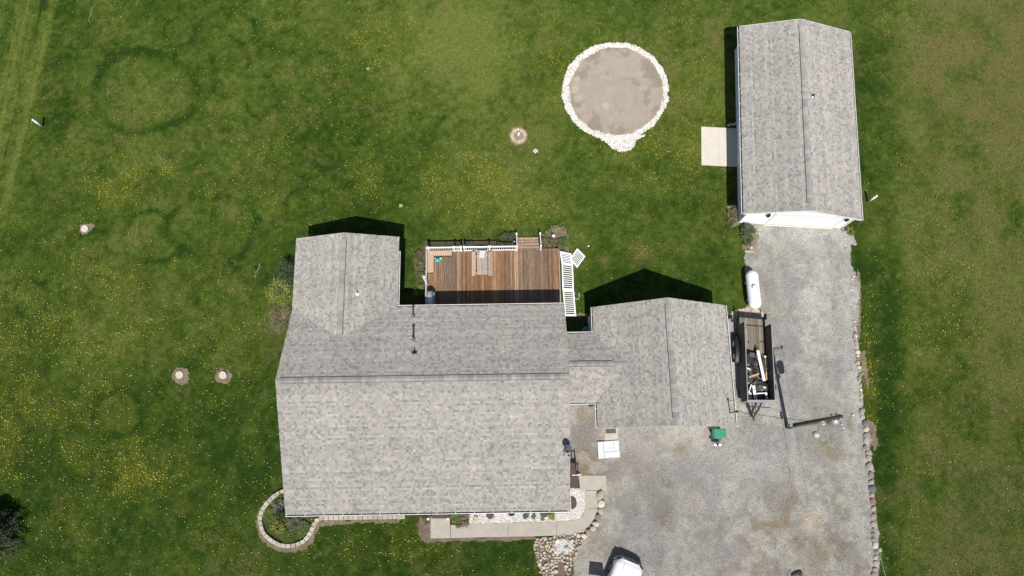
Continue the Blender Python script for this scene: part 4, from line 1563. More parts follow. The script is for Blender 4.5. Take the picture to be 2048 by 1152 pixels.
# ------------------------------------------------------------------ east door steps with dark railing
es = thing('porch_steps', 'brown entry steps with dark railing at the east door', 'steps', (0, 0, 0), YAW)
e0, e1 = loc(1145, 952, .4), loc(1158, 976, .4)
for k in range(3):
    xr = e1.x - k * .24
    MB().box(xr - .24, xr, e1.y, e0.y, .0, .18 + .16 * k).build('step', 'brown', es, local=True, bevel=.008)
e2 = loc(1145, 927, .5)
for k in range(4):
    yy = e0.y + .06 + k * .2
    MB().box(MX1 - .9, loc(1153, 940, .6).x, yy, yy + .19, .44, .5).build('landing_board', 'brown', es, local=True)
MB().beam(loc(1144, 950.5, .55), loc(1161, 949.5, .2), .06, .10).build('white_stringer', 'vinyl', es, local=True)
for (u0, v0, z0, u1, v1, z1) in ((1143, 925, 1.35, 1156, 929, 1.35), (1155, 926, 1.35, 1156, 948, 1.35)):
    MB().beam(loc(u0, v0, z0), loc(u1, v1, z1), .05, .07).build('handrail', 'black', es, local=True)
for (u, v) in ((1155, 926), (1155.5, 948), (1148, 927)):
    p = loc(u, v, 1.3)
    MB().box(p.x - .035, p.x + .035, p.y - .035, p.y + .035, .0, 1.42).build('railing_post', 'black', es, local=True)
for k in range(5):
    p = loc(1155.3, 930 + k * 3.6, 1.0)
    MB().box(p.x - .015, p.x + .015, p.y - .015, p.y + .015, .3, 1.32).build('baluster', 'black', es, local=True)

# window wells: four brown half rounds against the house wall
WG = 'brown window wells along the house'
for (u, v, r_, lab, hollow) in ((980, 1030, .26, 'brown rounded window well right of the stepping stone', 0), (1023, 1024, .26, 'half hidden dark window well, middle of the south bed', 1),
                                (1088, 1027, .27, 'brown window well beside the bright green plant', 0), (1143, 1007, .36, 'brown window well at the east corner of the house', 0)):
    c = at(u, v, .25)
    mb = MB()
    mb.smooth = False
    ang_ = np.linspace(math.pi, 2 * math.pi, 13) if u < 1140 else np.linspace(-math.pi / 2, math.pi / 2, 13)
    poly = [(c.x + r_ * math.cos(a), c.y + r_ * math.sin(a)) for a in ang_]
    if u < 1140:
        poly = [(c.x - r_, c.y + .35)] + poly + [(c.x + r_, c.y + .35)]
        poly = poly
    wl = thing('window_well', lab, 'window well', (c.x, c.y, 0), 0, WG)
    if hollow:
        n_ = len(poly)
        inner = [(c.x + (x - c.x) * .86, c.y + (y - c.y) * .86) for x, y in poly]
        vs = [(x, y, 0) for x, y in poly] + [(x, y, .25) for x, y in poly] + [(x, y, .25) for x, y in inner] + [(x, y, .03) for x, y in inner]
        fs = []
        for i in range(n_ - 1):
            fs += [(i, i + 1, n_ + i + 1, n_ + i), (n_ + i, n_ + i + 1, 2 * n_ + i + 1, 2 * n_ + i), (2 * n_ + i, 2 * n_ + i + 1, 3 * n_ + i + 1, 3 * n_ + i)]
        fs.append(tuple(range(3 * n_, 4 * n_)))
        mb._add(vs, fs)
        mb.build('rim', 'brown', wl)
    else:
        mb.prism(poly, 0, .22)
        mb.build('rim', 'brown', wl)
        mb = MB().prism([(c.x + (x - c.x) * .95, c.y + (y - c.y) * .95) for x, y in poly], .222, .25)
        mb.build('cover', 'brown', wl)

ss = at(951, 1038.5, .1)
mb = MB()
mb.cur = (.50, .44, .34)
mb.box(-.14, .14, -.19, .19, 0, .16, Matrix.Translation((ss.x, ss.y, .02)) @ Matrix.Rotation(-.28, 4, 'Z'))
mb.build('stepping_stone', 'stone', None, bevel=.03, label='tan block standing in the white stones below the eave', category='stone block')
mb = MB()
mb.cur = (.42, .42, .30)
pp = at(1068, 1039, .1)
mb.box(-.07, .07, -.22, .22, 0, .08, Matrix.Translation((pp.x, pp.y, .02)) @ Matrix.Rotation(.15, 4, 'Z'))
mb.build('mossy_stone', 'stone', None, bevel=.02, label='narrow mossy stone at the edge of the path', category='stone')

# ------------------------------------------------------------------ things on the lawn
for (u, v, r_, lab, knob) in ((168.5, 457, .255, 'round concrete septic lid near the left edge of the lawn', 0), (358, 749.5, .255, 'left one of the two neighbouring round concrete lids', 0),
                              (445, 750, .255, 'right one of the two neighbouring round concrete lids, standing higher', 1)):
    h = .10 if not knob else .2
    c = at(u, v, h)
    r = thing('septic_lid', lab, 'septic lid', (c.x, c.y, 0), 0, 'round concrete lids in the lawn')
    mb = MB()
    mb.lathe([(r_ * .96, -.02), (r_, h - .02), (r_ * .97, h), (r_ * .80, h), (r_ * .78, h - .015), (.02, h - .012)], 28, (c.x, c.y, 0))
    mb.build('rim', 'lid', r)
    mb = MB()
    for k in range(3):
        a = k * 2.1 + u
        mb.lathe([(.03, 0), (.028, .02), (.01, .022)], 8, (c.x + .11 * math.cos(a), c.y + .11 * math.sin(a), h - .012))
    mb.build('bolt', 'steel', r)

c = at(1037, 271, .1)
r = thing('wellhead_ring', 'ring of tan edging blocks round a wellhead with white cap', 'well', (c.x, c.y, 0))
for k in range(12):
    a = 2 * math.pi * k / 12 + .1
    da = math.pi / 12 * .90
    mb = MB()
    mb.cur = tuple(np.array([(.52, .45, .28), (.50, .43, .27), (.47, .36, .25)][k % 3]) * rng.uniform(.85, 1.15))
    ro, ri = .60 + rng.uniform(-.02, .02), .38
    pts = [(c.x + ri * math.cos(a - da), c.y + ri * math.sin(a - da)), (c.x + ro * math.cos(a - da), c.y + ro * math.sin(a - da)),
           (c.x + (ro + .02) * math.cos(a), c.y + (ro + .02) * math.sin(a)), (c.x + ro * math.cos(a + da), c.y + ro * math.sin(a + da)), (c.x + ri * math.cos(a + da), c.y + ri * math.sin(a + da))]
    mb.prism(pts, -.02, .09 + rng.uniform(-.01, .01))
    mb.build('block', 'block', r)
mb = MB()
mb.cur = (.27, .23, .19)
mb.lathe([(.40, -.01), (.385, .035), (.02, .045)], 24, (c.x, c.y, 0))
mb.build('gravel_fill', 'soil', r)
mb = MB()
mb.smooth = True
p = at(1037.5, 272, 0)
mb.tube((c.x, p.y - .02, 0), (c.x, p.y - .02, .45), .075, .075, 14)
mb.build('well_casing', 'vinyl', r)
mb = MB()
mb.smooth = True
mb.lathe([(.10, .43), (.105, .52), (.05, .56), (.01, .565)], 14, (c.x, p.y - .02, 0))
mb.build('well_cap', 'tank', r)

c = at(1071, 301.5, .05)
r = thing('valve_box', 'small square concrete vent cover set diagonally in the lawn', 'cover', (c.x, c.y, 0), math.radians(40))
MB().box(-.14, .14, -.14, .14, -.02, .05).build('frame', 'lid', r, local=True)
MB().box(-.06, .06, -.06, .06, .051, .056).build('grate', 'grey', r, local=True)
c = at(801.5, 411, .02)
mb = MB()
mb.cur = (.36, .32, .17)
mb.prism([(c.x - .14, c.y - .11), (c.x + .12, c.y - .13), (c.x + .15, c.y + .10), (c.x - .11, c.y + .13)], -.02, .015)
mb.build('flat_stone', 'stone', None, label='flat buff stone sunk in the lawn north of the wing', category='stone')
c = at(736, 137, .02)
mb = MB()
mb.cur = (.34, .31, .17)
mb.prism([(c.x - .12, c.y - .09), (c.x + .10, c.y - .08), (c.x + .12, c.y + .09), (c.x - .11, c.y + .10)], -.02, .015)
mb.build('flat_stone', 'stone', None, label='flat buff stone sunk in the lawn at the top, far from the buildings', category='stone')

for (u0, v0, u1, v1, z1, lab) in ((86, 254, 64.5, 240, 1.12, 'white post standing in the mown strip near the left edge'), (1735.5, 404.5, 1754, 392.5, 1.25, 'white post standing in the grass right of the outbuilding')):
    a = at(u0, v0, 0)
    r = thing('marker_post', lab, 'post', a, 0, None)
    mb = MB()
    mb.smooth = True
    mb.tube(a - Vector((0, 0, .03)), a + Vector((0, 0, z1)), .07, .07, 14)
    mb.build('pipe', 'tank', r)
    mb = MB()
    mb.smooth = True
    mb.lathe([(.08, 0), (.082, .06), (.05, .10), (.01, .115)], 14, a + Vector((0, 0, z1 - .01)))
    mb.build('cap', 'tank', r)
# fallen sticks on the grass
for (pts, lab) in (([(185, 15), (181, 30), (177, 41), (181, 46)], 'thin fallen branch on the lawn at the top left'), ([(320, 311), (321, 320)], 'short pale stick on the lawn'),
                   ([(519, 527), (518, 536), (512, 545), (511, 555)], 'thin curved twig on the lawn left of the bush')):
    mb = MB()
    P = [at(u, v, .05) for u, v in pts]
    for a_, b_, rr_ in zip(P[:-1], P[1:], (.03, .024, .018, .012)):
        mb.tube(a_, b_, rr_, rr_ * .75, 5)
    mb.tube(P[1], P[1] + Vector((.25, .12, .06)), .012, .006, 4)
    mb.build('fallen_branch', 'twig', None, label=lab, category='branch')

# ------------------------------------------------------------------ curved retaining wall, each block a part
rw = thing('retaining_wall', 'low curved wall of pale blocks round the planting bed', 'retaining wall', at(575, 1090))
CR = [(568.5, 981), (556, 987), (547, 993), (539, 1000), (532, 1008), (526, 1016), (522, 1025), (520, 1035), (520, 1045), (522, 1055), (525, 1064), (531, 1072),
      (539, 1079), (548, 1085), (558, 1090), (570, 1092.5), (582, 1092), (594, 1089), (605, 1084), (614, 1075), (621, 1064), (626, 1052), (631, 1042), (641, 1036.5)]
CR += [(641 + 9.4 * k, 1036.5 - .12 * k) for k in range(1, 19)]
P = [at(u, v, .24) for u, v in CR]
dist = [0]
for a_, b_ in zip(P[:-1], P[1:]):
    dist.append(dist[-1] + (b_ - a_).length)


def along(s):
    for i in range(len(P) - 1):
        if s <= dist[i + 1] or i == len(P) - 2:
            t = (s - dist[i]) / max(1e-6, dist[i + 1] - dist[i])
            return P[i].lerp(P[i + 1], t), (P[i + 1] - P[i]).normalized()


bl = .325
for k in range(int(dist[-1] / bl)):
    c, d = along((k + .5) * bl)
    n_ = Vector((-d.y, d.x, 0))
    for row in (0, 1):
        mb = MB()
        mb.cur = tuple(np.array([(.46, .44, .35), (.43, .41, .33), (.50, .47, .38)][rng.integers(0, 3)]) * rng.uniform(.88, 1.12))
        w0, w1, dp = bl * .47, bl * .40, .12
        z0, z1 = (-.03, .105) if row == 0 else (.108, .24)
        off = 0 if row else bl * .5
        if row == 0:
            c, d = along(min(dist[-1] - .01, (k + 1.0) * bl))
            n_ = Vector((-d.y, d.x, 0))
        else:
            c, d = along((k + .5) * bl)
            n_ = Vector((-d.y, d.x, 0))
        j = rng.uniform(-.008, .008)
        pts = [c + d * -w0 - n_ * (dp + j), c + d * w0 - n_ * (dp + j), c + d * w1 + n_ * dp, c - d * w1 + n_ * dp]
        lo = [Vector((q.x, q.y, z0)) for q in pts]
        hi = [Vector((q.x, q.y, z1)) for q in pts]
        mb.hexa(lo, hi)
        mb.build('block', 'block', rw)

# ------------------------------------------------------------------ boulders
SG = 'fieldstones edging the gravel driveway'
ORD = ['', 'first', 'second', 'third', 'fourth', 'fifth', 'sixth', 'seventh', 'eighth', 'ninth', 'tenth', 'eleventh', 'twelfth', 'thirteenth', 'fourteenth', 'fifteenth']
edge = []
for (a_, b_, w_) in ((340, 25, 14), (341, 68, 10), (340, 108, 10), (345, 155, 12), (340, 205, 12), (358, 240, 11), (362, 280, 12), (370, 340, 14), (377, 403, 11), (380, 460, 11), (388, 505, 14),
                     (385, 553, 10), (392, 600, 12), (398, 655, 10), (398, 710, 11), (393, 770, 10), (396, 805, 7), (398, 843, 9), (400, 885, 9), (410, 922, 12), (443, 960, 9), (422, 975, 8), (410, 1015, 9), (413, 1060, 10),
                     (410, 1105, 11), (400, 1140, 12)):
    edge.append((1640 + a_ / 3.69, 840 + b_ / 3.69, w_, 0))
for (a_, b_, w_) in ((485, 190, 7), (495, 215, 6), (483, 243, 6), (492, 262, 6), (492, 295, 8), (495, 318, 8), (485, 342, 8), (500, 375, 9), (503, 400, 8), (513, 460, 10), (513, 490, 8), (515, 520, 7), (515, 555, 9), (525, 595, 8),
                     (530, 625, 7), (540, 660, 8), (527, 695, 9), (537, 755, 7), (540, 795, 7), (540, 825, 6), (540, 862, 7), (545, 890, 7), (552, 985, 12), (555, 1035, 10)):
    edge.append((1600 + a_ / 4.43, 600 + b_ / 4.43, w_, 1))
for (u, v, w_) in ((1708, 553, 5), (1706, 560, 5), (1704, 571, 5), (1705, 580, 4), (1707, 592, 5), (1708, 612, 5), (1709, 625, 5)):
    edge.append((u, v, w_, 1))
SC = [(.36, .32, .27), (.42, .375, .30), (.31, .28, .25), (.47, .42, .34), (.25, .23, .215), (.41, .33, .27)]
special = {12: ('reddish brown boulder in the row edging the driveway', (.33, .16, .11)), 10: ('dark grey angular boulder in the row edging the driveway', (.16, .16, .165)),
           19: ('largest pale round boulder low in the row edging the driveway', (.56, .53, .44)), 0: ('dark brown boulder where the big stones of the driveway edge begin', (.19, .165, .155)),
           7: ('large grey boulder with a dark rim in the driveway edging', (.33, .31, .29))}
for i, (u, v, w_, small) in enumerate(edge):
    r_ = w_ / 28.5 / 2 * (1.0 if not small else 1.05)
    c = at(u, v, r_ * .5)
    mb = MB()
    colr = np.array(SC[rng.integers(0, 6)]) * (1.1 if small else .92) * rng.uniform(.8, 1.25)
    tone_ = 'pale' if colr[0] > .42 else ('dark' if colr[0] < .30 else 'grey')
    if not small:
        k_ = i - 12
        lab = f'{tone_} boulder in the driveway edging, {ORD[abs(k_)]} {"below" if k_ > 0 else "above"} the reddish brown one'
    elif i < 38:
        lab = f'small {tone_} stone in the upper driveway edging, {ORD[38 - i]} below the large cream one'
    elif i < 51:
        lab = f'small {tone_} stone in the driveway edging, {ORD[51 - i]} above the dark brown boulder'
    else:
        lab = f'tiny {tone_} stone near the top end of the driveway edging, {ORD[i - 50]} from the top'
    if i in special:
        lab, colr = special[i]
    if i == 35:
        lab, colr = 'large cream stone standing out in the upper driveway edging', (.62, .55, .44)
    mb.cur = tuple(np.clip(colr, 0, .7))
    mb.smooth = True
    mb.rock((c.x, c.y, r_ * .28), r_, r_ * rng.uniform(.85, 1.25), r_ * .62, rng.uniform(0, 3), i + 50, 9)
    o = mb.build('fieldstone', 'stone', None, label=lab, category='boulder', group=SG)
PG = 'boulders beside the curved path'
pl = ['long tan boulder at the top of the row beside the path', 'pale cream boulder, second from the top beside the path', 'small greyish boulder, third from the top beside the path',
      'dark grey boulder in the middle of the row beside the path', 'pale flat boulder below the dark grey one', 'tan pinkish boulder on the bend of the path', 'brown shaded boulder on the bend of the path',
      'cream boulder ending the row by the rock bed']
for i, (a_, b_, w_, h_, cc) in enumerate(((552, 512, 50, 74, (.40, .35, .28)), (560, 582, 50, 56, (.62, .57, .45)), (555, 641, 36, 46, (.40, .36, .27)), (540, 690, 46, 48, (.22, .21, .19)),
                                          (521, 738, 52, 40, (.50, .46, .36)), (496, 775, 40, 42, (.52, .43, .33)), (461, 803, 44, 42, (.33, .26, .19)), (424, 833, 50, 36, (.60, .55, .42)))):
    c = at(1060 + a_ / 3.946, 860 + b_ / 3.946, .12)
    mb = MB()
    mb.cur = cc
    mb.smooth = True
    sx_, sy_ = w_ / 3.946 / 28.6 / 2, h_ / 3.946 / 28.6 / 2
    mb.rock((c.x, c.y, .12), sx_ * 1.1, sy_ * 1.1, .2, rng.uniform(-.2, .2), i + 150, 10)
    mb.build('boulder', 'stone', None, label=pl[i], category='boulder', group=PG)

# rock bed: a pile of loose rocks, each one a thing
RG2 = 'loose rocks in the rock bed'
RP = W(ROCKBED)
placed = []
big = [(932, 690, 66, 70), (655, 820, 62, 62), (800, 760, 60, 66), (890, 985, 50, 66), (995, 985, 58, 62), (1250, 400, 70, 52), (1160, 580, 66, 60), (1225, 250, 44, 50), (1300, 265, 44, 56), (940, 215, 56, 44),
       (940, 830, 50, 44), (200, 480, 52, 40), (190, 795, 44, 52), (255, 945, 56, 40), (1110, 700, 44, 52), (450, 370, 50, 36), (735, 560, 72, 46), (960, 1110, 60, 50), (180, 375, 34, 44), (270, 590, 44, 44), (470, 470, 34, 42),
       (330, 480, 40, 30), (320, 700, 52, 40), (560, 700, 46, 36), (660, 690, 44, 38), (480, 800, 40, 44), (1020, 800, 44, 60), (400, 1120, 50, 40), (1050, 590, 28, 40), (210, 690, 40, 40), (250, 380, 38, 30), (485, 1000, 28, 60)]
rocks = []
for (a_, b_, w_, h_) in big:
    p_ = at(1060 + a_ / 12.525, 1060 + b_ / 12.525, .1)
    rocks.append((p_.x, p_.y, w_ * 1.2 / 12.525 / 28.6, h_ * 1.2 / 12.525 / 28.6))
tries = 0
rs = np.random.default_rng(77)
lo, hi = RP.min(0), RP.max(0)
while len(rocks) < 210 and tries < 9000:
    tries += 1
    x, y = rs.uniform(lo, hi)
    if not inside(np.array([x]), np.array([y]), RP)[0]:
        continue
    u, v = to_px(x, y)
    if ((u - 1120) / 13) ** 2 + ((v - 1140) / 15) ** 2 < 1 and rs.random() < .95:
        continue
    if ((u - 1126) / 20) ** 2 + ((v - 1093) / 11) ** 2 < 1 and rs.random() < .8:
        continue
    r_ = rs.choice([.075, .10, .14, .17], p=[.3, .35, .25, .1])
    if any((x - q[0]) ** 2 + (y - q[1]) ** 2 < (.74 * (r_ + (q[2] + q[3]) / 4)) ** 2 for q in rocks):
        continue
    rocks.append((x, y, r_ * 2, r_ * 2 * rs.uniform(.7, 1.2)))
RC = [(.50, .44, .34), (.44, .38, .30), (.56, .51, .41), (.39, .34, .27), (.62, .57, .47), (.36, .33, .30)]
RCN = ['tan', 'brownish', 'pale tan', 'brown', 'cream', 'greyish']
protos = []
for k in range(14):
    mb = MB()
    mb.cur = tuple(np.array(RC[k % 6]) * rs.uniform(.9, 1.15))
    mb.smooth = k % 3 == 0
    mb.rock((0, 0, 0), 1, 1, .75, 0, 300 + k, 7)
    me_o = mb.build('rock', 'stone', None)
    protos.append(me_o)
for i, (x, y, w_, h_) in enumerate(rocks):
    src = protos[i % 14]
    o = src if i < 14 else src.copy()
    if i >= 14:
        scn.collection.objects.link(o)
    o.scale = (w_ / 2, h_ / 2, (w_ + h_) / 4)
    o.location = (x, y, -.01)
    o.rotation_euler = (0, 0, rs.uniform(-.5, .5) if i < len(big) else rs.uniform(0, 6))
    uu, vv = to_px(x, y)
    col_ = 'left' if uu < 1095 else ('right' if uu > 1128 else 'middle')
    row_ = 'by the path' if vv < 1088 else ('near the photo edge' if vv > 1118 else 'centre')
    sz_ = 'large' if i < len(big) else ('medium' if w_ > .22 else 'small')
    o['label'] = f'{sz_} {RCN[(i % 14) % 6]} rock in the {col_} of the rock bed, {row_}'.replace('middle of the rock bed, centre', 'very centre of the rock bed').replace(', centre', ', halfway down')
    o['category'] = 'rock'
    o['group'] = RG2
orr = at(1080.5, 1144, .08)
mb = MB()
mb.cur = (.46, .22, .12)
mb.rock((orr.x, orr.y, .05), .13, .10, .1, 0, 999, 8)
mb.build('rock', 'stone', None, label='orange rock at the left border of the rock bed', category='rock')
for (u, v, lab, cc, r_) in ((1503, 495, 'pale rounded stone below the green shrub at the driveway corner', (.62, .55, .44), .10), (1512, 465, 'yellowish stone right of the green shrub', (.55, .50, .30), .09),
                            (1518, 466, 'second yellowish stone at the right of the green shrub', (.55, .50, .33), .08), (1517, 495, 'small white stone at the driveway corner', (.65, .62, .55), .05),
                            (1690, 491, 'pale stone at the right driveway edge below the outbuilding', (.58, .56, .48), .08), (1691, 497, 'dark hole-ringed stone at the right driveway edge', (.28, .26, .23), .10),
                            (1705, 559, 'cream stone at the right edge of the gravel, alone in weeds', (.66, .58, .46), .10)):
    c = at(u, v, .05)
    mb = MB()
    mb.cur = cc
    mb.smooth = True
    mb.rock((c.x, c.y, .04), r_, r_ * .85, r_ * .8, u, int(u), 8)
    mb.build('stone', 'stone', None, label=lab, category='stone')
# timber edging below the shrub
mb = MB()
mb.cur = (.50, .44, .32)
mb.beam(at(1489, 502.5, .05), at(1508, 503.5, .05), .10, .12)
mb.build('timber_edging', 'oldwood', None, label='short pale timber lying below the green shrub at the driveway', category='timber')


# ------------------------------------------------------------------ plants
def plant(name, label, cat, c, rx, ry, h, nst, nlf, lsize, cols, seed, stem='twig', spread=1.0, z0=.0, up=.5, group=None, bare=0.0, hollow=.2, droop=0.0, stemr=.012):
    rr = np.random.default_rng(seed)
    root = thing(name, label, cat, (c[0], c[1], z0), 0, group)
    mb = MB()
    tips = []
    for i in range(nst):
        a = rr.uniform(0, 6.283)
        k = rr.uniform(.25, 1) ** .7 * spread
        tip = np.array([c[0] + rx * k * math.cos(a), c[1] + ry * k * math.sin(a), z0 + h * (1 - .35 * k * k) * rr.uniform(.75, 1.05)])
        b = np.array([c[0] + rx * .12 * math.cos(a), c[1] + ry * .12 * math.sin(a), z0])
        m_ = b * .5 + tip * .5 + np.array([rr.uniform(-.06, .06), rr.uniform(-.06, .06), h * .12])
        mb.tube(b, m_, stemr, stemr * .7, 4, False)
        mb.tube(m_, tip, stemr * .7, stemr * .3, 4, False)
        tips.append((b, m_, tip))
        for j in range(3 if bare else 1):
            s = m_ + (tip - m_) * rr.uniform(.1, .8)
            e = s + np.array([rr.uniform(-.3, .3) * rx, rr.uniform(-.3, .3) * ry, rr.uniform(.02, .25) * h])
            mb.tube(s, e, stemr * .5, stemr * .25, 3, False)
            tips.append((s, (s + e) / 2, e))
    mb.build('stems', stem, root)
    # leaves: each a small folded blade near a stem
    T = np.array([[t[1], t[2]] for t in tips])
    k = rr.integers(0, len(T), nlf)
    f = rr.uniform(hollow, 1.05, nlf)[:, None]
    p = T[k, 0] * (1 - f) + T[k, 1] * f + rr.normal(0, .06 * (rx + ry) + .02, (nlf, 3)) * np.array([1, 1, .5])
    p[:, 2] = np.maximum(p[:, 2], z0 + .02)
    az = np.arctan2(p[:, 1] - c[1], p[:, 0] - c[0]) + rr.normal(0, .9, nlf)
    el = rr.uniform(-.2, up, nlf) - droop
    d = np.stack([np.cos(az) * np.cos(el), np.sin(az) * np.cos(el), np.sin(el)], -1)
    s = np.stack([-np.sin(az), np.cos(az), rr.uniform(-.5, .5, nlf)], -1)
    L = lsize * rr.uniform(.6, 1.35, nlf)[:, None]
    w = L * rr.uniform(.22, .40, nlf)[:, None]
    V = np.stack([p, p + d * L * .5 + s * w, p + d * L, p + d * L * .5 - s * w], 1).reshape(-1, 3)
    cc = np.array(cols)[rr.integers(0, len(cols), nlf)] * rr.uniform(.7, 1.3, nlf)[:, None]
    o = np_mesh('leaves', V - np.array([c[0], c[1], z0]), np.arange(4 * nlf).reshape(-1, 4), 'leaf', np.repeat(cc, 4, 0), smoothf=False, parent=root)
    return root


G1 = [(.06, .11, .025), (.045, .085, .02), (.09, .13, .035)]
GD = [(.025, .045, .018), (.035, .06, .022), (.05, .075, .03)]
GO = [(.14, .13, .06), (.10, .11, .045), (.20, .17, .09), (.06, .08, .03)]
GY = [(.20, .26, .03), (.14, .20, .025), (.26, .28, .05)]
# bush left of the wing: dark evergreen part and an open, budding shrub
c = at(583, 548, .5)
plant('evergreen_bush', 'dark evergreen bush close to the west wall of the wing', 'bush', c, .95, 1.05, 1.4, 30, 1700, .10, GD, 901)
c = at(566, 585, .3)
plant('budding_shrub', 'open shrub with bright yellow green leaves beside the wing', 'shrub', c, 1.05, 1.2, 1.2, 44, 1000, .08, [(.22, .30, .03), (.15, .22, .025), (.30, .34, .05), (.10, .14, .03)], 902, bare=1)
c = at(563, 640, .3)
plant('bare_shrub', 'bare twiggy shrub at the kink of the west roof edge', 'shrub', c, 1.05, 1.25, 1.0, 90, 520, .06, GO, 903, bare=1, stemr=.009)
for k, (u, v, r_, h_, cols, nl, lab, nm) in enumerate((
        (1098, 484, .50, .7, [(.13, .12, .06), (.18, .15, .08), (.08, .09, .035)], 1100, 'twiggy olive shrub left of the globe lamp in the bed by the steps', 'shrub'),
        (1125, 487, .42, .45, G1 + [(.12, .16, .06)], 900, 'leafy green perennial right of the globe lamp', 'perennial_plant'),
        (1113, 462, .40, .35, [(.20, .20, .10), (.15, .18, .07), (.26, .25, .15)], 700, 'pale flowering perennial at the top of the bed by the steps', 'perennial_plant'),
        (1092, 469, .28, .3, [(.18, .19, .09), (.12, .14, .05)], 400, 'low pale plant beside the right stair rail', 'perennial_plant'),
        (1122, 504, .25, .3, G1, 300, 'small green plant at the north east corner of the deck', 'perennial_plant'),
        (1015, 478, .50, .55, [(.04, .06, .02), (.06, .08, .03), (.10, .11, .05)], 1100, 'dark green shrub left of the deck steps', 'shrub'),
        (1005, 489, .30, .4, [(.05, .07, .02), (.09, .09, .04)], 400, 'low dark shrub against the deck railing', 'shrub'),
        (838, 530, .30, .35, GO, 500, 'dry grassy plant along the west side of the deck', 'perennial_plant'),
        (839, 555, .34, .35, G1 + GO[:2], 600, 'green and tan plant along the west side of the deck, middle one', 'perennial_plant'),
        (838, 582, .36, .35, [(.14, .22, .04), (.09, .15, .03)], 600, 'bright green plant along the west side of the deck near the eave', 'perennial_plant'),
        (837, 508, .28, .3, [(.14, .09, .05), (.09, .09, .035)], 300, 'brownish plant at the north west corner of the deck', 'perennial_plant'),
        (1497, 460, .50, .65, [(.035, .065, .03), (.06, .095, .05), (.11, .15, .09)], 1300, 'dark green leafy shrub at the south west corner of the outbuilding', 'shrub'),
        (1495, 480, .42, .5, [(.04, .07, .03), (.09, .12, .06), (.16, .15, .08)], 800, 'second green shrub below the one at the outbuilding corner', 'shrub'),
        (1467, 425, .40, .35, [(.16, .12, .08), (.11, .09, .05)], 500, 'dry brown shrub at the foot of the outbuilding wall', 'shrub'),
        (1463, 441, .28, .3, [(.14, .12, .07), (.10, .11, .04)], 300, 'small dry tuft of stems near the outbuilding corner', 'shrub'),
        (1700, 462, .30, .3, [(.20, .22, .03), (.10, .13, .03)], 400, 'yellow green tuft at the south east corner of the outbuilding', 'perennial_plant'),
        (1105, 1032, .22, .3, GY, 380, 'bright yellow green plant right of a brown window well', 'perennial_plant'),
        (1051, 1030, .16, .3, [(.13, .17, .13), (.09, .12, .10)], 260, 'small grey green plant in the white stones', 'perennial_plant'),
        (1068, 1033, .10, .25, [(.10, .13, .04)], 120, 'tiny green plant at the edge of the white stones', 'perennial_plant'),
        (1085, 1038, .08, .12, [(.16, .17, .14)], 60, 'tiny grey plant in the white stones', 'perennial_plant'),
        (910, 1036, .30, .4, [(.12, .17, .03), (.08, .11, .03)], 550, 'green bush in the bed right of the porch post', 'perennial_plant'),
        (930, 1040, .38, .45, [(.17, .13, .08), (.12, .11, .05), (.22, .19, .12)], 700, 'dry ornamental grass clump beside the white stones', 'ornamental_grass'),
        (917, 1047, .25, .25, [(.15, .12, .05), (.10, .10, .04)], 350, 'low olive plant at the edge of the path', 'perennial_plant'),
        (852, 1042, .25, .2, [(.13, .12, .05), (.09, .10, .03)], 260, 'low brownish tuft left of the porch slab', 'perennial_plant'),
        (548, 1028, .42, .4, [(.08, .12, .02), (.10, .13, .03)], 600, 'green plant on the left side of the curved bed', 'perennial_plant'),
        (562, 1012, .40, .6, [(.13, .15, .11), (.09, .11, .07), (.17, .18, .15)], 600, 'grey green shrub next to the roof corner', 'shrub'),
        (566, 1033, .38, .9, [(.02, .03, .012), (.03, .045, .018)], 700, 'dark shrub under the corner of the eave', 'shrub'),
        (556, 1056, .40, .3, [(.22, .20, .035), (.15, .16, .03), (.10, .13, .03)], 600, 'yellow green mounded plant in the curved bed', 'perennial_plant'),
        (590, 1045, .45, .4, [(.13, .13, .09), (.09, .11, .05)], 600, 'greyish low shrub in the middle of the curved bed', 'shrub'),
        (607, 1055, .38, .35, [(.08, .12, .03), (.11, .13, .05)], 500, 'green low plant on the right side of the curved bed', 'perennial_plant'),
        (576, 1075, .50, .2, [(.08, .13, .02), (.06, .10, .02)], 700, 'low green ground plant at the bottom of the curved bed', 'perennial_plant'),
        (559, 995, .26, .3, [(.09, .12, .03), (.06, .09, .02)], 300, 'small plant at the top of the curved bed', 'perennial_plant'),
        (543, 1045, .22, .25, [(.09, .13, .03)], 260, 'small green tuft against the left blocks of the curved bed', 'perennial_plant'))):
    c = at(u, v, h_ * .6)
    plant(nm, lab, 'shrub' if nm == 'shrub' else 'plant', c, r_, r_, h_, max(8, int(14 * r_ / .4)), nl, .085 if h_ > .25 else .06, cols, 1000 + k)

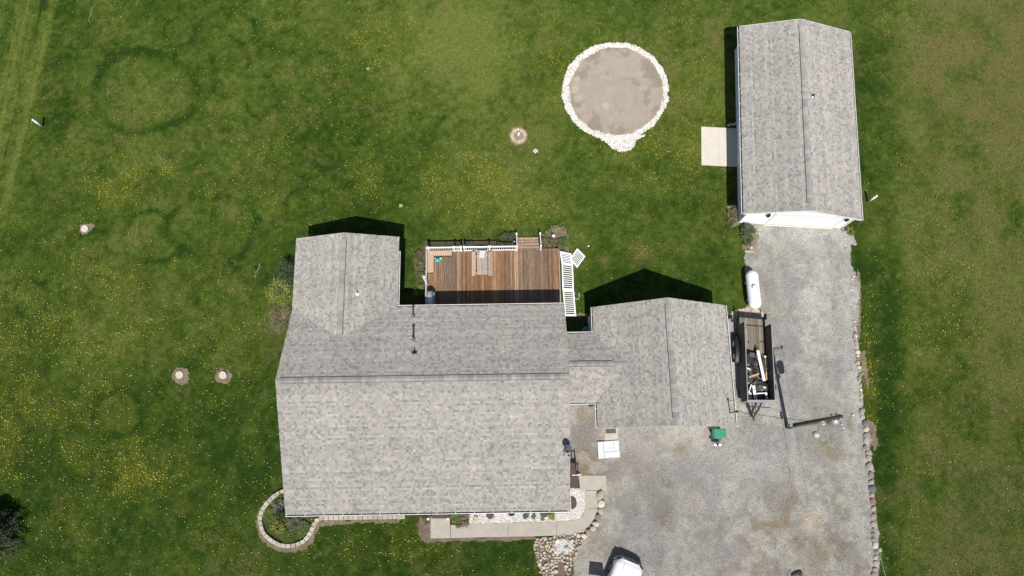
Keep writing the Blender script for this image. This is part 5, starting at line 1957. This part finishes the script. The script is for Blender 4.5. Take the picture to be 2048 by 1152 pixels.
# evergreen tree cut by the left edge: trunk and a crown of long drooping sprays
tr = thing('evergreen_tree', 'dark evergreen tree with drooping sprays at the bottom left edge', 'tree', at(2, 1078, 0))
tb_ = at(2, 1078, 0)
TH = 3.7
MB().tube(tb_, tb_ + Vector((0, 0, TH)), .13, .03, 8).build('trunk', 'bark', tr)
mb = MB()
V, Cc = [], []
rr = np.random.default_rng(5)
for i in range(290):
    h = rr.uniform(.12, 1) ** .8
    a = rr.uniform(0, 6.283)
    R = (1 - h) * 2.1 + .3
    R *= rr.uniform(.7, 1.12)
    s = np.array([tb_.x, tb_.y, h * TH])
    e = s + np.array([math.cos(a) * R, math.sin(a) * R, -.10 * R + .10])
    mb.tube(s, e, .016, .005, 3, False)
    nn = 34
    f = rr.uniform(.15, 1.05, nn)[:, None]
    p = s * (1 - f) + e * f + rr.normal(0, .07, (nn, 3))
    az = a + rr.normal(0, .5, nn)
    el = rr.uniform(-.5, .35, nn)
    d = np.stack([np.cos(az) * np.cos(el), np.sin(az) * np.cos(el), np.sin(el)], -1)
    sd = np.stack([-np.sin(az), np.cos(az), rr.uniform(-.6, .6, nn)], -1)
    L = rr.uniform(.12, .26, nn)[:, None]
    w = .016 + .012 * rr.random(nn)[:, None]
    V.append(np.stack([p, p + d * L * .5 + sd * w, p + d * L, p + d * L * .5 - sd * w], 1).reshape(-1, 3))
    Cc.append(np.repeat(np.array([(.018, .032, .012), (.030, .050, .020), (.050, .070, .035), (.10, .11, .07)])[rr.choice(4, nn, p=[.4, .35, .2, .05])], 4, 0))
mb.build('branches', 'bark', tr)
V = np.concatenate(V) - np.array(tb_)
np_mesh('crown', V, np.arange(len(V)).reshape(-1, 4), 'leaf', np.concatenate(Cc), smoothf=False, parent=tr)

# ------------------------------------------------------------------ gas tank
a0, a1 = at(1503.5, 552, .75), at(1509.5, 606, .75)
TR = .445
tk = thing('gas_tank', 'long white horizontal gas tank with domed ends beside the driveway', 'gas tank', ((a0.x + a1.x) / 2, (a0.y + a1.y) / 2, 0))
d = (a1 - a0).normalized()
T = Matrix.Translation(a0) @ d.to_track_quat('Z', 'Y').to_matrix().to_4x4()
Lc = (a1 - a0).length
mb = MB()
mb.smooth = True
prof = [(TR * math.sin(t), -TR * .95 * math.cos(t)) for t in np.linspace(.06, math.pi / 2, 9)] + [(TR * math.sin(t), Lc - TR * .95 * math.cos(t)) for t in np.linspace(math.pi / 2, math.pi - .06, 9)]
mb.lathe(prof, 32, (0, 0, 0), T)
mb.build('tank_body', 'tank', tk)
cm = at(1509, 574, 1.2)
mb = MB()
mb.smooth = True
mb.lathe([(.17, -.10), (.18, .12), (.16, .17), (.02, .20)], 20, (cm.x, cm.y, 1.16))
mb.build('valve_dome', 'tank', tk)
cm = at(1512, 596, 1.2)
MB().tube((cm.x, cm.y, 1.14), (cm.x, cm.y, 1.27), .03, .025, 8).build('fill_valve', 'grey', tk)
for t in (.18, .82):
    c = a0.lerp(a1, t)
    mb = MB()
    mb.box(c.x - .30, c.x + .30, c.y - .07, c.y + .07, 0, .36)
    mb.build('leg', 'lid', tk)

# ------------------------------------------------------------------ trailer
ZF = .62
TA, TB_, TC, TD = at(1476.5, 632, ZF), at(1529, 637, ZF), at(1537, 803, ZF), at(1483, 803, ZF)   # north west, north east, south east, south west
trl = thing('utility_trailer', 'dark high sided flatbed trailer full of construction debris', 'trailer', (*((TA + TB_ + TC + TD) / 4).xy, 0))


def tq(s, t, z):
    p = (TA * (1 - s) + TB_ * s) * (1 - t) + (TD * (1 - s) + TC * s) * t
    return Vector((p.x, p.y, z))


def tbox(s0, s1, t0, t1, z0, z1, m, nm, parent=trl, cur=None):
    mb = MB()
    mb.cur = cur
    lo = [tq(s0, t1, z0), tq(s1, t1, z0), tq(s1, t0, z0), tq(s0, t0, z0)]
    hi = [Vector((p.x, p.y, z1)) for p in lo]
    mb.hexa(lo, hi)
    return mb.build(nm, m, parent)


tbox(0.01, .99, 0.0, 1, ZF - .18, ZF - .045, 'black', 'chassis')
for k in range(9):
    tbox(.035 + k * .1033, .035 + (k + 1) * .1033 - .008, .015, .985, ZF - .04, ZF, 'oldwood', 'floor_plank', cur=tuple(np.array((.245, .212, .165)) * rng.uniform(.72, 1.25)))
tbox(0, .035, 0, 1, ZF - .14, ZF + .07, 'black', 'side_rail')
tbox(.965, 1, 0, 1, ZF - .14, ZF + .07, 'black', 'side_rail')
tbox(0, 1, -.012, .014, ZF - .14, ZF + .14, 'black', 'tail_beam')
for s in (-.02, .99):
    tbox(s, s + .03, -.05, .02, ZF - .1, ZF + .35, 'black', 'stake')
tbox(.035, .965, .096, .106, ZF + .001, ZF + .03, 'black', 'cross_bar')
HS = 1.25
for s0, s1 in ((.0, .012), (.988, 1.0)):
    w = None
    for k in range(6):
        z0 = ZF + .06 + k * (HS - .06) / 6
        o = tbox(s0, s1, .105, 1.0, z0 + .012, z0 + (HS - .06) / 6 - .012, 'trailerwall', 'side_board')
    ins = .012 if s0 < .5 else -.012
    for t in (.11, .40, .68, .985):
        tbox(min(s0, s0 + ins * .0) + (.013 if s0 < .5 else -.03), s1 + (.03 if s0 < .5 else -.013), t, t + .012, ZF, ZF + HS, 'black', 'side_post')
    tbox(s0 - .008, s1 + .008, .10, 1.0, ZF + HS, ZF + HS + .04, 'grey', 'top_rail')
for k in range(5):
    z0 = ZF + .05 + k * .22
    tbox(.0, 1.0, 1.003, 1.014, z0, z0 + .205, 'grey', 'front_board')
tbox(-.01, 1.01, .998, 1.02, ZF + 1.15, ZF + 1.20, 'grey', 'front_rail')
# west side wheels under a double fender
dT = (TD - TA)
Ln = dT.length
for sgn, s in ((-1, 0.0), (1, 1.0)):
    for t in (.325, .475):
        c = tq(s, t, .36) + Vector((sgn * .22, 0, 0))
        x = Vector((1, 0, 0))
        mb = MB()
        mb.tube(c - x * .11, c + x * .11, .36, .36, 22)
        tyre = mb.build('wheel', 'rubber', trl)
        mb = MB()
        mb.tube(c + x * .11 * sgn, c + x * (.12 * sgn), .20, .18, 16)
        mb.build('rim', 'rim', tyre)
    a_, b_ = tq(s, .22, .80) + Vector((sgn * .2, 0, 0)), tq(s, .58, .80) + Vector((sgn * .2, 0, 0))
    mb = MB()
    n_ = 12
    vs, fs = [], []
    for i in range(n_ + 1):
        k = i / n_
        c = a_.lerp(b_, k)
        zz = .45 + .42 * math.sin(math.pi * min(1, max(0, k))) ** .45
        for o_ in (-.14, .14):
            vs.append((c.x + o_, c.y, zz))
            vs.append((c.x + o_, c.y, zz + .015))
    for i in range(n_):
        o_ = 4 * i
        fs += [(o_ + 1, o_ + 3, o_ + 7, o_ + 5), (o_, o_ + 4, o_ + 6, o_ + 2), (o_, o_ + 1, o_ + 5, o_ + 4), (o_ + 2, o_ + 6, o_ + 7, o_ + 3)]
    mb._add(vs, fs)
    mb.build('fender', 'black', trl)
# spare / winch on the north west corner
p = at(1466, 641, .6)
MB().box(p.x - .12, p.x + .2, p.y - .08, p.y + .08, .5, .72).build('tail_lamp', 'black', trl)
# tongue
tip = at(1506.5, 836, .45)
for s in (.22, .80):
    MB().beam(tq(s, 1.0, .50), tip, .08, .10).build('tongue', 'black', trl)
MB().tube(tip + Vector((0, .35, -.43)), tip + Vector((0, .35, .35)), .04, .04, 8).build('jack', 'black', trl)
MB().tube(tip, tip + Vector((.02, -.16, .0)), .05, .06, 8).build('coupler', 'black', trl)
for k in range(5):
    a_ = tq(.3 + .1 * k, 1.04, .55)
    MB().tube(a_, a_ + Vector((rng.uniform(-.15, .15), -.45, rng.uniform(-.2, .1))), .018, .018, 5).build('chain', 'black', trl)
p0, p1 = at(1497, 813, .75), at(1541, 815, .75)
MB().beam(p0, p1, .05, .05).build('tow_bar', 'black', trl)

# debris in the trailer
DG = 'debris in the trailer'
zc = ZF + .02


def plank(u0, v0, u1, v1, w, z0, z1, m, lab, nm, cat, th=.04):
    MB().beam(at(u0, v0, z0), at(u1, v1, z1), w, th).build(nm, m, None, label=lab, category=cat, group=DG)


def px_bag(u, v, rx, ry, rz, seed, m, nm, lab, z=zc, cat='bag'):
    c = at(u, v, z + rz * .5)
    mb = MB()
    mb.smooth = True
    rr_ = random.Random(seed)
    rings = [(-.5, .75), (-.2, 1.0), (.15, .95), (.4, .7), (.5, .35)]
    n_ = 14
    vs = []
    for zz, k in rings:
        for i in range(n_):
            t = 2 * math.pi * i / n_
            q = k * (1 + rr_.uniform(-.14, .14))
            vs.append((c.x + rx * q * math.cos(t), c.y + ry * q * math.sin(t), c.z + 2 * rz * zz * .5 + rr_.uniform(-.03, .03)))
    vs.append((c.x, c.y, c.z + rz * .52))
    fs = []
    for k in range(4):
        for i in range(n_):
            j = (i + 1) % n_
            fs.append((k * n_ + i, k * n_ + j, (k + 1) * n_ + j, (k + 1) * n_ + i))
    fs += [(4 * n_ + i, 4 * n_ + (i + 1) % n_, 5 * n_) for i in range(n_)]
    mb._add(vs, fs)
    mb.build(nm, m, None, label=lab, category=cat, group=DG)


px_bag(1499, 722, .42, .55, .34, 1, 'bag', 'trash_bag', 'dark crumpled tarp at the middle of the trailer, left of the white plank')
px_bag(1506, 741, .46, .40, .30, 2, 'felt', 'tarp', 'charcoal roofing felt heap below the dark tarp in the trailer', cat='tarp')
px_bag(1501, 762, .48, .36, .34, 3, 'bag', 'trash_bag', 'black bag between the tan board and the white scraps')
px_bag(1525, 775, .46, .42, .42, 4, 'bag', 'trash_bag', 'black bag with a glossy top near the right side wall')
px_bag(1519, 792, .62, .30, .30, 5, 'felt', 'tarp', 'dark felt heap against the front wall of the trailer', cat='tarp')
px_bag(1496, 789, .30, .32, .26, 6, 'bag', 'trash_bag', 'black bag in the front left corner of the trailer')
px_bag(1527, 738, .22, .5, .22, 7, 'felt', 'tarp', 'dark felt scrap strip along the right side wall', cat='tarp')
px_bag(1511, 713, .26, .24, .22, 8, 'felt', 'tarp', 'charcoal felt scrap beside the top end of the long white board', cat='tarp')
px_bag(1498, 738, .40, .34, .34, 9, 'bag', 'trash_bag', 'black glossy bag left of the long white board, above the tan board')
px_bag(1512, 776, .34, .30, .40, 10, 'felt', 'tarp', 'dark felt heap behind the wide white piece in the trailer', cat='tarp')
# flat shingle scraps lying on the heaps
rr = random.Random(9)
for i in range(40):
    u, v = rr.uniform(1493, 1530), rr.uniform(708, 799)
    z = zc + .34 + rr.uniform(0, .12)
    c = at(u, v, z)
    T = Matrix.Translation(c) @ Matrix.Rotation(rr.uniform(0, 3.1), 4, 'Z') @ Matrix.Rotation(rr.uniform(-.45, .45), 4, 'X')
    mb = MB()
    mb.cur = rr.choice([(.05, .05, .052), (.09, .09, .088), (.13, .125, .115), (.035, .035, .04)])
    a, b = rr.uniform(.08, .17), rr.uniform(.12, .28)
    mb.box(-a, a, -b, b, 0, .012, T)
    mb.build('shingle_scrap', 'shingle', None, label=f'torn {"black" if mb.cur[0] < .06 else "charcoal" if mb.cur[0] < .1 else "grey"} shingle scrap on the debris, {"left" if u < 1505 else "right" if u > 1518 else "middle"}, {"far" if v < 740 else "near" if v > 770 else "central"} part of the trailer', category='scrap', group='shingle scraps in the trailer')
plank(1515.5, 701, 1528.5, 762, .20, zc + .45, zc + .55, 'whitewood', 'long white trim board lying diagonally over the debris', 'trim_board', 'board')
plank(1498, 754.5, 1518, 747.5, .12, zc + .5, zc + .52, 'lumber', 'short tan board lying across the heap left of the long white board', 'board', 'board')
plank(1531, 711, 1534, 741, .14, zc + .12, zc + .22, 'lumber', 'orange brown board along the right wall, upper one', 'board', 'board')
plank(1532.5, 743, 1533.5, 760, .16, zc + .25, zc + .25, 'lumber', 'pale brown board along the right wall, lower one', 'board', 'board')
plank(1507, 771, 1511.5, 801, .20, zc + .55, zc + .50, 'whitewood', 'wide white trim piece standing near the front of the heap', 'trim_board', 'board')
plank(1512, 787.5, 1531, 786, .07, zc + .60, zc + .60, 'whitewood', 'thin white strip joining two wide white pieces', 'trim_board', 'board')
plank(1531.5, 785, 1534, 799, .14, zc + .58, zc + .52, 'whitewood', 'short white trim piece at the right end of the thin strip', 'trim_board', 'board')
plank(1503, 769, 1498, 783, .08, zc + .50, zc + .56, 'whitewood', 'off white strip leaning left of the wide white piece', 'trim_board', 'board')
for k, (u0, v0, u1, v1) in enumerate(((1494, 789, 1503, 791), (1494, 793.5, 1504, 796), (1495, 798, 1505, 800.5), (1508, 795, 1515, 798), (1497, 784, 1503, 788), (1494, 736, 1501, 739.5), (1526, 774, 1532, 775.5))):
    plank(u0, v0, u1, v1, .09, zc + .52, zc + .52, 'whitewood', 'small white trim offcut lying on the dark debris', 'trim_offcut', 'offcut', .025)
plank(1528.5, 713.5, 1532, 713, .12, zc + .3, zc + .3, 'whitewood', 'small cream cloth scrap near the top of the right wall', 'rag', 'rag', .05)
for k, (u, v) in enumerate(((1491.5, 656), (1528, 659.5), (1497, 684), (1522, 683.5), (1510.5, 691.5), (1512, 695), (1531, 692), (1530.5, 703), (1516, 697))):
    c = at(u, v, zc + .02)
    mb = MB()
    mb.cur = (.045, .04, .035)
    mb.rock((c.x, c.y, zc + .01), .08, .05, .03, k, 700 + k, 6)
    mb.build('bark_scrap', 'stone', None, label='small dark scrap lying on the bare planks of the trailer', category='scrap', group='dark scraps on the trailer planks')
mb = MB()
mb.path([at(u, v, zc + .05) for u, v in ((1492, 714), (1500, 709), (1508, 706), (1514, 703), (1518, 708), (1523, 716), (1524, 722), (1520, 724))], .025, 6)
mb.build('black_strap', 'rubber', None, label='curved black strap across the planks at the edge of the heap', category='strap', group=DG)

# ------------------------------------------------------------------ utility pole, lamp and wires
PB = at(1573.5, 853, 0)
PH = 8.35
ptop = at(1683, 832.5, PH)
pole = thing('utility_pole', 'dark wooden utility pole with transformer and yard lamp in the gravel yard', 'utility pole', PB)
lean = (ptop - PB) / PH


def on_pole(z):
    return PB + lean * z


mb = MB()
mb.smooth = True
mb.tube(PB - Vector((0, 0, .1)), ptop, .135, .095, 14)
mb.build('pole', 'polewood', pole)
# transformer can on the south side
tz = 6.35
tc_ = on_pole(tz) + Vector((.38, -.10, 0))
mb = MB()
mb.smooth = True
mb.lathe([(.18, -.45), (.24, -.42), (.245, .38), (.20, .44), (.04, .50)], 20, tc_)
tf = mb.build('transformer', 'grey', pole)
for dx in (-.1, .1):
    mb = MB()
    mb.smooth = True
    mb.lathe([(.035, .42), (.05, .5), (.03, .55), (.045, .6), (.02, .68)], 10, tc_ + Vector((dx, 0, 0)))
    mb.build('bushing', 'porcelain', tf)
MB().beam(on_pole(tz), tc_, .10, .10).build('bracket', 'grey', pole)
# crossarm and insulators
for (z, off, nm) in ((5.45, (.16, -.06, 0), 'insulator'), (5.45, (.18, -.22, 0), 'insulator'), (7.15, (-.05, .2, 0), 'insulator'), (7.6, (.05, .2, 0), 'insulator'), (8.0, (.1, -.45, 0), 'insulator'), (8.1, (.12, -.62, 0), 'insulator')):
    c = on_pole(z) + Vector(off)
    mb = MB()
    mb.smooth = True
    mb.lathe([(.05, -.09), (.075, -.04), (.045, 0), (.07, .05), (.03, .10)], 12, c)
    mb.build(nm, 'porcelain', pole)
    MB().tube(on_pole(z), c - Vector((0, 0, .05)), .018, .018, 5).build('pin', 'grey', pole)
for k in range(2):
    MB().tube(on_pole(7.9 + .15 * k) + Vector((-.05, .12, 0)), on_pole(7.9 + .15 * k) + Vector((.75, .15, .05)), .022, .022, 6).build('cutout', 'grey', pole)
c = on_pole(8.2) + Vector((.72, .10, 0))
mb = MB()
mb.smooth = True
mb.lathe([(.05, -.1), (.08, -.02), (.04, .05), (.07, .1), (.02, .18)], 10, c)
mb.build('insulator', 'porcelain', pole)
# lamp arm
lz = 5.35
l0 = on_pole(lz)
l1 = at(1637, 862, lz + .25)
MB().tube(l0, l1, .026, .022, 7).build('lamp_arm', 'steel', pole)
mb = MB()
mb.smooth = True
mb.lathe([(.19, -.16), (.20, -.06), (.15, .0), (.06, .06), (.02, .08)], 20, at(1634.5, 869, lz + .2))
lm = mb.build('lamp_head', mat('lamp_shade', (.45, .48, .50), .35), pole)
mb = MB()
mb.smooth = True
mb.lathe([(.08, -.30), (.2, -.26), (.215, -.165)], 16, at(1634.5, 869, lz + .2))
mb.build('lamp_lens', 'grey', lm)
# meter box and riser on the pole
c = on_pole(1.3)
MB().box(c.x - .30, c.x - .15, c.y - .10, c.y + .10, .9, 1.45).build('meter_box', 'grey', pole)
MB().tube(PB + Vector((.10, -.16, 0)), on_pole(5) + Vector((.08, -.15, 0)), .03, .03, 6).build('conduit', 'grey', pole)
mb = MB()
for t in range(10):
    pass
WGp = 'thin overhead wires'


def wire(a, b, sag, r_, lab, m='wire', n_=14):
    pts = []
    for i in range(n_ + 1):
        k = i / n_
        p = Vector(a).lerp(Vector(b), k)
        p.z -= sag * 4 * k * (1 - k)
        pts.append(p)
    mb = MB()
    mb.path(pts, r_, 5)
    mb.build('overhead_wire', m, None, label=lab, category='wire', group=WGp)


# service mast on the garage roof edge
mz = 2.75
mbp = at(1458.5, 826, mz)
mast = thing('service_mast', 'dark electric service mast at the east edge of the garage roof', 'mast', (mbp.x, mbp.y, 0))
mt_ = Vector((mbp.x, mbp.y, mz + 1.55))
MB().tube(Vector((mbp.x, mbp.y, .4)), mt_, .038, .038, 10).build('mast_pipe', 'black', mast)
mb = MB()
mb.smooth = True
mb.lathe([(.05, -.06), (.085, 0), (.07, .1), (.02, .13)], 10, mt_)
mb.build('weather_head', 'black', mast)
MB().tube(mt_ + Vector((0, 0, -.25)), mt_ + Vector((.16, 0, -.22)), .025, .025, 6).build('wire_holder', 'steel', mast)
MB().box(mbp.x - .2, mbp.x + .1, mbp.y - .12, mbp.y + .12, mz - .1, mz + .04).build('roof_flashing', 'grey', mast)
wire(mt_ + Vector((.14, 0, -.22)), on_pole(5.3) + Vector((0, -.1, 0)), .32, .016, 'dark service cable from the garage mast to the utility pole', 'black')
mb = MB()
mb.path([mt_ + Vector((0, 0, -.02)), mt_ + Vector((.12, .10, -.12)), mt_ + Vector((.22, .05, -.30)), mt_ + Vector((.14, 0, -.22))], .015, 5)
mb.build('drip_loop', 'black', mast)
wire(on_pole(8.2) + Vector((.1, -.55, .1)), at(1752, 1230, 8.6), .35, .009, 'left one of two pale line wires leaving the pole over the driveway')
wire(on_pole(8.2) + Vector((.75, .1, .15)), at(1790, 1230, 8.6), .35, .009, 'right one of two pale line wires leaving the pole over the driveway')

# ------------------------------------------------------------------ satellite dish on the east rake
z = 3.5
for _ in range(14):
    sd = loc(1128, 906, z)
    z = ZS + (sd.y - MY0) * (ZR - ZS) / (MYR - MY0)
dish = thing('satellite_dish', 'dark grey satellite dish mounted near the east edge of the roof', 'satellite dish', at(1128, 906, z))
b0 = at(1128, 906, z)
for (u, v) in ((1124, 903), (1126.5, 914), (1133, 903)):
    MB().tube(at(u, v, z + .02), b0 + Vector((.15, .2, .5)), .022, .022, 6).build('strut', 'steel', dish)
MB().tube(b0, b0 + Vector((.13, .18, .62)), .035, .035, 8).build('mast', 'steel', dish)
dc = b0 + Vector((.13, .32, .80))
nrm = Vector((.30, -.62, .72)).normalized()
q = nrm.to_track_quat('Z', 'Y').to_matrix().to_4x4()
mb = MB()
mb.smooth = True
R_ = .30
prof = [(R_ * k, .10 * k * k) for k in (.05, .3, .55, .8, 1.0)]
T = Matrix.Translation(dc) @ q @ Matrix.Diagonal((.82, 1.12, 1, 1))
n_ = 24
vs, fs = [], []
for r_, zz in prof:
    for i in range(n_):
        t = 2 * math.pi * i / n_
        vs.append((r_ * math.cos(t), r_ * math.sin(t), zz))
for r_, zz in reversed(prof):
    for i in range(n_):
        t = 2 * math.pi * i / n_
        vs.append((r_ * math.cos(t), r_ * math.sin(t), zz - .012))
for k in range(len(prof) * 2 - 1):
    for i in range(n_):
        j = (i + 1) % n_
        fs.append((k * n_ + i, k * n_ + j, (k + 1) * n_ + j, (k + 1) * n_ + i))
fs.append(tuple(range(n_)))
mb._add(vs, fs, T)
mb.build('reflector', mat('dish_paint', (.055, .065, .07), .6), dish)
arm_e = dc + nrm * .42 + Vector((-.04, -.22, -.08))
MB().tube(dc + Vector((0, -.16, -.14)), arm_e, .02, .02, 6).build('feed_arm', 'black', dish)
MB().box(arm_e.x - .07, arm_e.x + .07, arm_e.y - .05, arm_e.y + .05, arm_e.z - .04, arm_e.z + .06).build('receiver', 'black', dish)

# ------------------------------------------------------------------ green cart and the small frame below it
cz = 1.02
k0 = at(1439.5, 867, cz)
bin_ = thing('waste_cart', 'green plastic wheeled waste cart with lid in front of the garage', 'waste cart', (k0.x - .05, k0.y, 0), -.03)
bp = Vector((k0.x, k0.y, 0))


def rect(cx, cy, w, h, z):
    return [(cx - w / 2, cy - h / 2, z), (cx + w / 2, cy - h / 2, z), (cx + w / 2, cy + h / 2, z), (cx - w / 2, cy + h / 2, z)]


MB().hexa(rect(bp.x - .03, bp.y, .56, .46, .12), rect(bp.x - .02, bp.y, .74, .58, 1.0)).build('body', 'green', bin_, bevel=.03)
MB().hexa(rect(bp.x, bp.y, .84, .66, 1.0), rect(bp.x, bp.y, .76, .58, 1.09)).build('lid', 'green', bin_, bevel=.03)
MB().tube((bp.x - .45, bp.y - .26, 1.0), (bp.x - .45, bp.y + .26, 1.0), .022, .022, 8).build('handle', 'green', bin_)
for s in (-1, 1):
    MB().tube((bp.x - .32, bp.y + s * .24, .14), (bp.x - .32, bp.y + s * .31, .14), .14, .14, 16).build('wheel', 'rubber', bin_)
fr = thing('lamp_frame', 'small black frame holding two white square lamp heads below the green cart', 'lamp frame', at(1436, 888, 0))
za = .45
MB().beam(at(1426.5, 887.5, za), at(1443.5, 888, za), .07, .07).build('cross_bar', 'black', fr)
for u0, u1 in ((1432.5, 1434.5), (1442, 1437)):
    MB().tube(at(u0, 877, .05), at(u1, 887, za), .018, .018, 6).build('leg', 'black', fr)
MB().box(*(lambda c: (c.x - .07, c.x + .07, c.y - .1, c.y + .1, za - .06, za + .08))(at(1434.5, 888, za))).build('hub', 'black', fr)
for u in (1430.5, 1439.5):
    c = at(u, 889.5, za)
    MB().box(c.x - .11, c.x + .11, c.y - .08, c.y + .07, za + .0, za + .07).build('lamp_head', 'tank', fr, bevel=.01)
MB().tube(at(1435, 888, za), at(1435, 888, 0), .02, .02, 6).build('leg', 'black', fr)

# pale stones heap by the concrete pad
for k, (u, v, r_) in enumerate(((1457, 250, .12), (1462, 248, .10), (1467, 249, .11), (1471, 247, .10))):
    c = at(u, v, .1)
    mb = MB()
    mb.cur = (.60, .62, .64)
    mb.smooth = True
    mb.rock((c.x, c.y, .08), r_, r_ * .8, r_, k, 820 + k, 8)
    mb.build('pale_rock', 'stone', None, label=['white rock at the tip of the heap by the concrete pad, in the sun', 'bluish white rock, second from the left above the pad', 'bluish white rock, third from the left above the pad',
                                                'bluish white rock against the outbuilding wall'][k], category='rock', group='white rocks beside the concrete pad')

# coiled hose at the outbuilding's south east corner
c = at(1688, 459, .1)
mb = MB()
mb.path([c + Vector((.2 * math.cos(a), .2 * math.sin(a), .02 * a)) for a in np.linspace(0, 12.5, 40)], .018, 5)
mb.build('coiled_cable', 'twig', None, label='small brown coil at the south east corner of the outbuilding', category='coil')

# ------------------------------------------------------------------ white pickup cut by the bottom edge
HD = -math.radians(23)
nose = at(1262, 1125, 1.05)
truck = thing('pickup_truck', 'white pickup truck with its front at the bottom edge of the photo', 'pickup truck', (nose.x, nose.y, 0), HD)
truck.location = (nose.x + math.sin(HD) * 2.2, nose.y - math.cos(HD) * 2.2, 0)
# local frame: +y forward, nose at y = 2.2
def loft(secs, smooth_=True):
    """secs: list of (y, halfwidth_bottom, halfwidth_top, z0, z1, crown)"""
    mb = MB()
    mb.smooth = smooth_
    vs, fs = [], []
    m_ = 12
    for (y, wb, wt, z0, z1, cr) in secs:
        ring = [(-wb, z0), (-wb * 1.0, z0 + (z1 - z0) * .45), (-wt, z1 - .10), (-wt * .93, z1 - .02)]
        for k in np.linspace(-.7, .7, 5):
            ring.append((wt * k, z1 + cr * (1 - k * k)))
        ring += [(wt * .93, z1 - .02), (wt, z1 - .10), (wb, z0 + (z1 - z0) * .45), (wb, z0)]
        for x, z in ring:
            vs.append((x, y, z))
        m_ = len(ring)
    for i in range(len(secs) - 1):
        for j in range(m_ - 1):
            fs.append((i * m_ + j, i * m_ + j + 1, (i + 1) * m_ + j + 1, (i + 1) * m_ + j))
        fs.append((i * m_ + m_ - 1, i * m_, (i + 1) * m_, (i + 1) * m_ + m_ - 1))
    fs.append(tuple(range(m_)))
    fs.append(tuple(reversed(range((len(secs) - 1) * m_, len(secs) * m_))))
    mb._add(vs, fs)
    return mb


loft([(2.2, .62, .58, .45, .98, .02), (2.1, .86, .80, .38, 1.05, .03), (1.8, .97, .90, .35, 1.10, .05), (.75, 1.0, .93, .33, 1.20, .06), (.5, 1.0, .93, .33, 1.22, .05),
      (-3.4, 1.0, .93, .35, 1.22, .0), (-3.45, .95, .9, .4, 1.15, 0)]).build('body', 'carpaint', truck, local=True)
loft([(.55, .90, .80, 1.20, 1.26, .02), (-.05, .88, .72, 1.22, 1.82, .04), (-.3, .88, .72, 1.22, 1.88, .05), (-1.5, .88, .72, 1.22, 1.88, .05), (-1.8, .88, .72, 1.22, 1.30, .03)]).build('cab', 'carpaint', truck, local=True)
MB()._add([(-.80, .50, 1.285), (.80, .50, 1.285), (.66, -.02, 1.86), (-.66, -.02, 1.86), (-.80, .46, 1.27), (.80, .46, 1.27), (.66, -.06, 1.84), (-.66, -.06, 1.84)],
          [(0, 1, 2, 3), (7, 6, 5, 4), (0, 4, 5, 1), (1, 5, 6, 2), (2, 6, 7, 3), (3, 7, 4, 0)]).build('windshield', 'carglass', truck, local=True)
MB().box(-.62, .62, 2.17, 2.27, .60, .92).build('grille', 'grey', truck, local=True, bevel=.02)
mb = MB()
mb.smooth = True
pts = [(-.98, 1.95), (-.80, 2.20), (-.5, 2.30), (0, 2.33), (.5, 2.30), (.80, 2.20), (.98, 1.95)]
for a_, b_ in zip(pts[:-1], pts[1:]):
    mb.beam((a_[0], a_[1], .62), (b_[0], b_[1], .62), .12, .22)
mb.build('bumper', 'grey', truck, local=True)
for s in (-1, 1):
    MB().box(s * .74 - .15, s * .74 + .15, 2.06, 2.16, .78, .96).build('headlight', 'glass', truck, local=True, bevel=.02)
    MB().beam((s * .33, 2.0, 1.135), (s * .42, .7, 1.258), .03, .03).build('hood_crease', 'carpaint', truck, local=True)
    MB().box(s * 1.12 - .12, s * 1.12 + .12, .15, .30, 1.25, 1.50).build('mirror', 'black', truck, local=True, bevel=.02)
    for y in (1.35, -2.3):
        w = MB().tube((s * .80, y, .38), (s * 1.02, y, .38), .38, .38, 22).build('wheel', 'rubber', truck, local=True)
        MB().tube((s * 1.02, y, .38), (s * 1.03, y, .38), .22, .2, 16).build('rim', 'rim', w, local=True)
# front left door standing open
MB().hexa([(-1.0, .42, .45), (-1.95, .12, .45), (-1.97, .18, .45), (-1.02, .48, .45)], [(-.98, .40, 1.72), (-1.80, .14, 1.72), (-1.82, .2, 1.72), (-1.0, .46, 1.72)]).build('door', 'carpaint', truck, local=True)

c = at(1596, 1146, .05)
bg = thing('black_tarp', 'black folded bag lying on the gravel at the bottom edge', 'bag', (c.x, c.y, 0))
mb = MB()
mb.smooth = True
P = at_np([1583, 1588, 1596, 1603, 1605, 1602, 1584], [1150, 1145, 1142, 1141.5, 1147, 1153, 1156], .1)
P = [tuple(q) for q in P]
if sum(P[i - 1][0] * P[i][1] - P[i][0] * P[i - 1][1] for i in range(len(P))) < 0:
    P.reverse()
mb.prism(P, 0, .16)
mb.build('bag_body', 'bag', bg, bevel=.03)
mb = MB()
mb.path([at(u, v, .03) for u, v in ((1576, 1160), (1575, 1148), (1578, 1140), (1581, 1141), (1582.5, 1148), (1584, 1155))], .012, 5)
mb.build('strap', 'black', bg)

# ------------------------------------------------------------------ move every root that still sits at the origin to the base of its thing
for o in [o for o in scn.objects if o.type == 'EMPTY' and o.parent is None and abs(o.location.x) < 1e-6 and abs(o.location.y) < 1e-6]:
    kids = [c for c in scn.objects if c.parent == o]
    if not kids:
        continue
    lo = Vector((1e9, 1e9, 1e9))
    hi = -lo
    for c in kids:
        for b in c.bound_box:
            q = Vector(b) + c.location
            lo = Vector(map(min, lo, q))
            hi = Vector(map(max, hi, q))
    mid = Vector(((lo.x + hi.x) / 2, (lo.y + hi.y) / 2, lo.z))
    o.location = o.rotation_euler.to_matrix() @ mid
    for c in kids:
        c.location = c.location - mid
